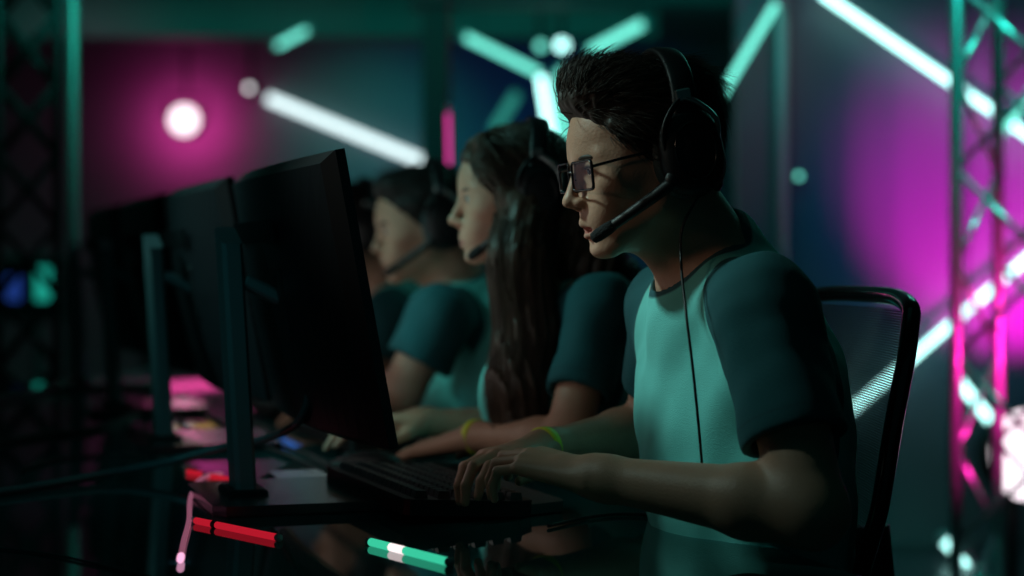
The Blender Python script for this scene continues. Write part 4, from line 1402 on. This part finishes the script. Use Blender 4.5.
streak(PT(196, 524), PT(277, 541), 0.0042, M['streak_red'], 'red glowing stick imitating a table reflection in front of the nearest monitor base')
streak(PT(188, 474), PT(266, 489), 0.0038, M['streak_red'], 'red glowing stick imitating a table reflection beyond the nearest monitor base, past its column')
streak(PT(371, 546), PT(448, 566), 0.0046, M['streak_green'], 'green glowing stick with a white middle, imitating a table reflection nearest the camera', M['streak_white'])


# ------------------------------------------------------------------ cables
def cable(pts, r, m, label, n=10):
    o = Geo().tube(bez(pts, n), r, 8).build('cable', m, None)
    return tag(o, label, 'cable', None)


zt = TABLE
def T(px, py, dz=0.0):
    p = PT(px, py, TABLE + dz)
    return p


cable([T(-30, 497, .006), T(40, 486, .007), T(110, 473, .012), T(165, 462, .025), PT(215, 449, .785), PT(262, 440, .80), P(296, 424, 2.36), P(309, 396, 2.30), P(305, 366, 2.33)], 0.0062, M['cable_teal'],
      'thick teal-grey cable running from the nearest monitor across the table')
cable([T(-30, 447, .004), T(40, 436, .004), T(100, 428, .004), T(150, 410, .004), T(190, 404, .004)], 0.0065, M['cable'], 'black cable lying toward the second monitor\'s base')
cable([T(-20, 405, .005), T(60, 388, .005), T(130, 376, .005), T(160, 372, .005)], 0.010, M['cable'], 'black cable lying at the far end of the table')
cable([T(150, 398, .004), T(170, 412, .004), T(190, 430, .004), T(215, 440, .004), T(262, 448, .004), T(300, 462, .004), T(330, 480, .004)], 0.0045, M['cable'], 'thin black cable winding between the first two monitor stands')
cable([T(180, 392, .004), T(200, 410, .004), T(225, 425, .004), T(240, 445, .004)], 0.0045, M['cable'], 'short black cable behind the nearest column')
cable([T(258, 436, .004), T(300, 452, .004), T(318, 460, .004), T(345, 478, .004), T(330, 488, .004)], 0.0035, M['cable'], 'thin black cable running past the dark slab')
cable([T(20, 470, .004), T(60, 458, .004), T(120, 455, .004), T(170, 459, .004)], 0.003, M['cable'], 'thin black cable lying behind the thick cable')
cable([T(548, 526, .003), T(590, 517, .003), T(630, 514, .003), T(700, 519, .003), T(760, 524, .003)], 0.0022, M['cable'], 'thin black keyboard cable lying toward the front player\'s elbow')
cable([T(-10, 547, .002), T(60, 556, .002), T(150, 577, .002), T(200, 592, .002)], 0.0016, M['cable_teal'], 'very thin pale cable at the near corner of the table')
cable([P(408, 447, 2.86), P(428, 434, 2.90), P(447, 432, 2.92), P(436, 446, 2.86), P(421, 429, 2.9), P(414, 441, 2.9), P(452, 444, 2.92)], 0.0035, M['cable_white'], 'tangled white cable lying beside the long-haired player\'s arm')
# braided pink cable; its lit look is put into strands and plug as emission
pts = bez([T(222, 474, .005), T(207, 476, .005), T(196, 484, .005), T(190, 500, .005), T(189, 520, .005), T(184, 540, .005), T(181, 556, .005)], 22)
root = empty('braided_cable', pts[40], 'braided pink cable with painted glow lying beside the nearest monitor base', 'cable')
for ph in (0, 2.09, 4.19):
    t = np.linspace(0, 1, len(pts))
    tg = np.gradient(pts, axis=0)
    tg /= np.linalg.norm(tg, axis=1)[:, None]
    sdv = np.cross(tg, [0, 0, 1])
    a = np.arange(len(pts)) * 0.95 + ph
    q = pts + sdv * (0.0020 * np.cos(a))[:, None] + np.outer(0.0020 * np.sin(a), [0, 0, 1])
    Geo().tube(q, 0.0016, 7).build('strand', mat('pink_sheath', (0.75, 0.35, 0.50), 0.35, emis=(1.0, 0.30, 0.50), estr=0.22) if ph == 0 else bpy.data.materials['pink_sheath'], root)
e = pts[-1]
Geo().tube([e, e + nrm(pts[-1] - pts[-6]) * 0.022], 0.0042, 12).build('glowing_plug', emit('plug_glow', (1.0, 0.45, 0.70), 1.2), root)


# ------------------------------------------------------------------ office chairs
def mesh_cloth():
    m = bpy.data.materials.new('chair_mesh')
    m.use_nodes = True
    nt = m.node_tree
    b = nt.nodes['Principled BSDF']
    b.inputs['Base Color'].default_value = (0.012, 0.016, 0.018, 1)
    b.inputs['Roughness'].default_value = 0.6
    tc = nt.nodes.new('ShaderNodeTexCoord')
    outs = []
    sep = nt.nodes.new('ShaderNodeSeparateXYZ')
    nt.links.new(tc.outputs['UV'], sep.inputs[0])
    for ax in ('X', 'Y'):
        mu = nt.nodes.new('ShaderNodeMath'); mu.operation = 'MULTIPLY'; mu.inputs[1].default_value = 2 * math.pi * (330 if ax == 'Y' else 160)
        si = nt.nodes.new('ShaderNodeMath'); si.operation = 'SINE'
        nt.links.new(sep.outputs[ax], mu.inputs[0]); nt.links.new(mu.outputs[0], si.inputs[0])
        gt = nt.nodes.new('ShaderNodeMath'); gt.operation = 'GREATER_THAN'; gt.inputs[1].default_value = 0.15 if ax == 'Y' else -0.55
        nt.links.new(si.outputs[0], gt.inputs[0])
        outs.append(gt)
    an = nt.nodes.new('ShaderNodeMath'); an.operation = 'MULTIPLY'
    nt.links.new(outs[0].outputs[0], an.inputs[0]); nt.links.new(outs[1].outputs[0], an.inputs[1])
    tr = nt.nodes.new('ShaderNodeBsdfTransparent')
    mx = nt.nodes.new('ShaderNodeMixShader')
    nt.links.new(an.outputs[0], mx.inputs[0]); nt.links.new(b.outputs[0], mx.inputs[1]); nt.links.new(tr.outputs[0], mx.inputs[2])
    nt.links.new(mx.outputs[0], nt.nodes['Material Output'].inputs[0])
    return m


M['mesh'] = mesh_cloth()


def make_chair(seat_c, latx, label):
    """seat_c: point on the floor below the seat centre; latx: chair's sideways axis towards the camera."""
    lat = nrm(latx)
    up = np.array([0, 0, 1.0])
    bk = np.cross(up, lat)                    # away from the table
    if bk[0] < 0:
        bk = -bk
    c = np.asarray(seat_c, float)
    root = empty('office_chair', c, label, 'chair', 'mesh-backed office chairs')
    at = lambda l, b_, z: c + lat * l + bk * b_ + up * z
    # back profile: (height, offset backwards, half width)
    prof = [(0.56, 0.168, 0.15), (0.62, 0.155, 0.19), (0.70, 0.158, 0.222), (0.78, 0.175, 0.240), (0.88, 0.190, 0.245), (0.955, 0.207, 0.240), (1.008, 0.220, 0.225)]
    zz = np.linspace(0.56, 1.008, 26)
    off = np.interp(zz, [p[0] for p in prof], [p[1] for p in prof])
    hw = np.interp(zz, [p[0] for p in prof], [p[2] for p in prof])
    nl = 15
    V, uv = [], []
    for z, o_, w in zip(zz, off, hw):
        for t in np.linspace(-1, 1, nl):
            V.append(at(t * w, o_ + 0.028 * (1 - t * t) - 0.012, z))
            uv.append((t * w, z))
    F = [(i * nl + j, i * nl + j + 1, (i + 1) * nl + j + 1, (i + 1) * nl + j) for i in range(25) for j in range(nl - 1)]
    mo = Geo().add(V, F).build('mesh_back', M['mesh'], root)
    ul = mo.data.uv_layers.new(name='UVMap')
    for lp in mo.data.loops:
        ul.data[lp.index].uv = uv[lp.vertex_index]
    side = [at(w, o_ - 0.012, z) for z, o_, w in zip(zz, off, hw)]
    side2 = [at(-w, o_ - 0.012, z) for z, o_, w in zip(zz, off, hw)]
    topc = [at(t * 0.225, 0.220 + 0.028 * (1 - t * t) - 0.012, 1.008 + 0.016 * (1 - t ** 4)) for t in np.linspace(0.96, -0.96, 15)]
    botc = [at(t * 0.15, 0.168 + 0.028 * (1 - t * t) - 0.012, 0.555 - 0.01 * (1 - t * t)) for t in np.linspace(-0.95, 0.95, 11)]
    loop = side + topc + side2[::-1] + botc + [side[0]]
    Geo().tube(bez(loop[::2] + [loop[-1]], 3), 0.011, 12, ry=None, cap=False).build('back_frame', M['gloss_black'], root)
    Geo().tube(bez([at(0, 0.02, 0.42), at(0, 0.20, 0.44), at(0, 0.245, 0.56), at(0, 0.235, 0.72)], 8), 0.016, 12, ry=0.03 * np.ones(25)).build('back_spine', M['black'], root)
    # seat
    g = Geo()
    g.ell(at(0, -0.02, 0.445), (0.235, 0.225, 0.035), np.array([lat, bk, up]), 36, 14, 3.2)
    g.build('seat', M['cushion'], root)
    for s_ in (1, -1):
        ar = bez([at(0.20 * s_, 0.04, 0.43), at(0.27 * s_, 0.04, 0.46), at(0.275 * s_, 0.03, 0.60), at(0.272 * s_, 0.02, 0.63)], 6)
        a_ = Geo().tube(ar, 0.013, 10).build('armrest', M['black'], root)
        Geo().box(at(0.27 * s_, -0.01, 0.640), (0.075, 0.22, 0.022), np.array([lat, bk, up]), 0.008).build('arm_pad', M['foam'], a_)
    Geo().tube([at(0, 0, 0.41), at(0, 0, 0.10)], [0.028, 0.024], 14).build('gas_column', M['steel'], root)
    for k in range(5):
        a = 2 * math.pi * k / 5 + 0.3
        e = at(0.29 * math.cos(a), 0.29 * math.sin(a), 0.075)
        lg = Geo().tube([at(0, 0, 0.11), e], [0.026, 0.016], 10).build('leg', M['black'], root)
        cst = Geo()
        cst.tube([e + lat * -0.018 + [0, 0, -0.045], e + lat * 0.018 + [0, 0, -0.045]], 0.029, 16)
        cst.build('caster', M['gloss_black'], lg)
    return root


# ------------------------------------------------------------------ the players
def head_C(nose_px, nose_py, nose_Y, A, s):
    """head centre so that the nose tip shows at the pixel."""
    return P(nose_px, nose_py, nose_Y) - (np.array([0.1155, 0, -0.035]) * s) @ A


# --- front player
sM = 0.95
AM = head_axes(15, 12)
CM = head_C(563.5, 203, 2.035, AM, sM)
NB = np.array([0.243, 2.100, 1.068])
pel = np.array([0.305, 2.150, 0.585])
chest = np.array([0.275, 2.110, 0.915])
waist = np.array([0.292, 2.120, 0.745])
armsM = [
    dict(S=np.array([0.288, 1.955, 1.012]), E=P(812, 512, 1.85), W=P(598, 477, 1.985), K=P(526, 458, 2.050), side=-1, curl=[34, 42, 46, 50], normal=(0.1, -0.30, 1), hem=0.66, hem_r=0.061, thick=0.96),
    dict(S=np.array([0.208, 2.245, 1.005]), E=P(650, 432, 2.36), W=P(541, 449, 2.215), K=P(492, 456, 2.150), side=1, curl=[30, 38, 44, 50], normal=(0.05, 0.1, 1), hem=0.60, hem_r=0.056, thick=0.88),
]
gM = (axis((-0.10, 0.0027), (0.03, 0.0019), (0.185, 0.003), (0.46, 0)),
      axis((1.72, 0.0030), (1.96, 0.0024), (2.16, 0.0034), (2.48, 0)),
      axis((0.47, 0.008), (0.735, 0.0024), (0.87, 0.0036), (1.04, 0.0020), (1.215, 0.0045), (1.34, 0)))
rM, AM, whM = make_person('person', 'young person with short swept hair and glasses in a mint shirt, nearest the camera, typing', CM, 15, 12, NB, 22, pel, chest, waist, armsM,
                          mouth=0.0045, hand_scale=0.94, depth=0.87, shirt_loose=0.012, scale=sM, grid=gM, hair_fn=short_hair(M['hair_dark'], 1.0, 1, 9000, 0.0024))
cab = [P(683, 226, 2.00), P(681, 262, 1.99), P(686, 312, 1.935), P(693, 370, 1.925), P(699, 430, 1.935), P(703, 476, 1.96)]
headset('black headset with a microphone boom worn by the front player', AM, whM, sM, cable=cab, mic=P(600, 234, 2.000), group='headsets on the players')

# glasses
gl = empty('eyeglasses', whM((0.09, 0, 0)), 'black rectangular-framed glasses on the front player\'s face', 'glasses')
def rrect(c, hx, hy, ax, ay, r=0.006, n=5, bow=None, fwd=None):
    pts = []
    for (sx, sy, a0) in ((1, 1, 0), (-1, 1, 90), (-1, -1, 180), (1, -1, 270)):
        for a in np.linspace(a0, a0 + 90, n):
            x, y = sx * (hx - r) + r * math.cos(math.radians(a)), sy * (hy - r) + r * math.sin(math.radians(a))
            pts.append(c + ax * x + ay * y)
    return pts
lens_m = bpy.data.materials.new('lens_glass')
lens_m.use_nodes = True
nt = lens_m.node_tree
tr = nt.nodes.new('ShaderNodeBsdfTransparent')
gs = nt.nodes.new('ShaderNodeBsdfGlossy')
gs.inputs['Roughness'].default_value = 0.02
gs.inputs['Color'].default_value = (0.75, 0.75, 1.0, 1)
mx = nt.nodes.new('ShaderNodeMixShader')
mx.inputs[0].default_value = 0.05
nt.links.new(tr.outputs[0], mx.inputs[1])
nt.links.new(gs.outputs[0], mx.inputs[2])
nt.links.new(mx.outputs[0], nt.nodes['Material Output'].inputs[0])
Fh, Lh, Uh = AM
for sg in (1, -1):
    ax = nrm(Lh * sg - Fh * 0.10)
    ay = nrm(Uh - Fh * 0.10)
    c = whM((0.0960, 0.0375 * sg, -0.0060))
    ring = rrect(c, 0.0315 * sM, 0.0180 * sM, ax, ay)
    Geo().tube(ring + [ring[0]], 0.0014, 8, ry=np.full(len(ring) + 1, 0.0020), cap=False).build('rim', M['frame'], gl)
    V = [c] + ring
    Geo().add([p + nrm(np.cross(ax, ay)) * 0.0004 for p in V] , [(0, i + 1, (i + 1) % len(ring) + 1) for i in range(len(ring))]).build('lens', lens_m, gl)
    hin = c + ax * 0.0315 * sM + ay * 0.010 * sM
    tm = bez([hin, whM((0.088, 0.0665 * sg, 0.0035)), whM((0.040, 0.0755 * sg, 0.006)), whM((0.004, 0.0765 * sg, 0.004)), whM((-0.014, 0.079 * sg, -0.016))], 8)
    Geo().tube(tm, 0.0011, 8, ry=np.full(len(tm), 0.0023)).build('temple', M['frame'], gl)
    Geo().tube([c - ax * 0.022 * sM - ay * 0.004, whM((0.097, 0.0095 * sg, -0.010))], 0.0008, 6).build('nose_pad', M['frame'], gl)
Geo().tube(bez([whM((0.0985, 0.0085, -0.001)), whM((0.1010, 0, 0.0015)), whM((0.0985, -0.0085, -0.001))], 5), 0.0015, 8).build('bridge', M['frame'], gl)

# wristbands
def band(a, label):
    W_, E_ = a['W'], a['E']
    d = nrm(W_ - E_)
    c = W_ - d * 0.006
    s_, u_ = frame_of(d)[1:]
    V, F = [], []
    n = 32
    for j in range(n):
        q = 2 * math.pi * j / n
        rd = s_ * math.cos(q) + u_ * math.sin(q)
        for dd, r in ((-0.006, 0.0290), (0.006, 0.0290), (0.006, 0.0322), (-0.006, 0.0322)):
            V.append(c + d * dd + rd * r * a.get('thick', 1.0) * a.get('bandk', 1.0))
        k = (j + 1) % n
        for e in range(4):
            F.append((j * 4 + e, j * 4 + (e + 1) % 4, k * 4 + (e + 1) % 4, k * 4 + e))
    o = Geo().add(V, F).build('wristband', M['yellow'], None)
    tag(o, label, 'wristband')


band(armsM[1], 'yellow wristband on the front player\'s far wrist')

# --- second player: long hair
sG = 0.92
AG = head_axes(8, 4)
CG = head_C(448, 221, 2.68, AG, sG)
NBG = CG + np.array([0.062, 0.02, -0.150])
sh = NBG - NB
fpts = np.array([CG + [0.020, -0.055, -0.020], CG + [0.010, -0.080, -0.10], P(527, 330, 2.60), P(518, 385, 2.585), P(520, 428, 2.58)])
bpts = np.array([CG + [0.075, 0.0, -0.02], CG + [0.11, 0.00, -0.10], P(606, 290, 2.76), P(615, 350, 2.80), P(618, 400, 2.80)])
armsG = [
    dict(S=P(600, 308, 2.56), E=P(566, 442, 2.46), W=P(474, 437, 2.62), K=P(420, 448, 2.70), side=-1, curl=[16, 18, 22, 26], normal=(0.0, -0.2, 1), hem=0.66, hem_r=0.062, thick=0.92),
    dict(S=NBG + [-0.02, 0.14, -0.05], E=NBG + [-0.03, 0.22, -0.24], W=NBG + [-0.22, 0.12, -0.245], K=NBG + [-0.30, 0.08, -0.255], side=1, curl=[20, 24, 26, 30], hem=0.62, thick=0.95),
]
armsG[1]['W'][2] = max(armsG[1]['W'][2], 0.80); armsG[1]['K'][2] = 0.80
pelG, chG, waG = NBG + (pel - NB), NBG + (chest - NB), NBG + (waist - NB)
gG = (axis((CG[0] - 0.40, 0.0048), (CG[0] + 0.30, 0)), axis((CG[1] - 0.32, 0.005), (CG[1] + 0.36, 0)), axis((0.47, 0.010), (0.75, 0.0045), (CG[2] + 0.15, 0)))
rG, AG, whG = make_person('person', 'person with long straight brown hair, second from the camera, hand on a mouse', CG, 8, 4, NBG, 28, pelG, chG, waG, armsG,
                          fem=1.0, mouth=0.001, scale=sG, grid=gG, hair_fn=long_hair(M['hair_brown'], fpts, bpts), hand_scale=0.95)
headset('black headset with a microphone boom worn by the long-haired player', AG, whG, sG, mic=P(474, 254, 2.66), group='headsets on the players')
band(dict(armsG[0], bandk=0.92), 'yellow wristband on the long-haired player\'s wrist')

# --- third and fourth players
def back_player(nx, ny, nY, yaw, pitch, label, hs, seed, el, wr, sleeve_px, cellh=0.0058):
    A = head_axes(yaw, pitch)
    C = head_C(nx, ny, nY, A, 0.94)
    nb = C + (NB - CM)
    s0 = np.array(sleeve_px)
    aa = [dict(S=s0, E=el, W=wr, K=wr + np.array([-0.085, 0.02, -0.01]), side=-1, curl=[20, 24, 28, 32], hem=0.62, thick=0.98),
          dict(S=nb + [-0.05, 0.16, -0.05], E=nb + [-0.05, 0.24, -0.21], W=nb + [-0.24, 0.14, -0.235], K=nb + [-0.32, 0.11, -0.245], side=1, curl=[20, 24, 28, 32], hem=0.62, thick=0.98)]
    g = (axis((C[0] - 0.42, cellh), (C[0] + 0.30, 0)), axis((C[1] - 0.34, cellh), (C[1] + 0.36, 0)), axis((0.47, 0.012), (0.75, cellh), (C[2] + 0.15, 0)))
    r, A, wh = make_person('person', label, C, yaw, pitch, nb, 30, nb + (pel - NB), nb + (chest - NB), nb + (waist - NB), aa, mouth=0.001, scale=0.94, grid=g,
                           hair_fn=short_hair(M['hair_black'], 0.8, seed, 700, 0.005))
    headset(hs, A, wh, 0.94, mic=wh((0.092, 0.035, -0.085)), group='headsets on the players')
    return C, nb


C3, nb3 = back_player(371, 250, 3.36, 14, 10, 'person with short dark hair leaning in behind the long-haired player, third from the camera', 'black headset worn by the third player from the camera', 5,
                      P(402, 392, 3.22), P(352, 404, 3.36), P(440, 316, 3.24))
C4, nb4 = back_player(312, 254, 4.02, 14, 10, 'mostly hidden person with dark hair behind the nearest monitor, farthest of the players', 'black headset worn by the farthest player', 6,
                      P(372, 380, 3.90), P(322, 396, 3.98), P(386, 318, 3.90))

# chairs for the four players
CH = np.array([0.378, 2.20, 0.0])
ch = make_chair(CH - [0.145, 0, 0] + [0.0, 0, 0], (0.14, -0.99, 0), 'black mesh-backed office chair behind the front player, its frame edge lit pink')
for nb_, t in ((NBG, 'black mesh-backed office chair hidden behind the long-haired player'), (nb3, 'black mesh-backed office chair under the third player from the camera'), (nb4, 'black mesh-backed office chair under the farthest player')):
    c = copy_tree(ch)
    d = nb_ - NB
    c.location = (ch.location[0] + d[0], ch.location[1] + d[1], 0)
    c['label'] = t
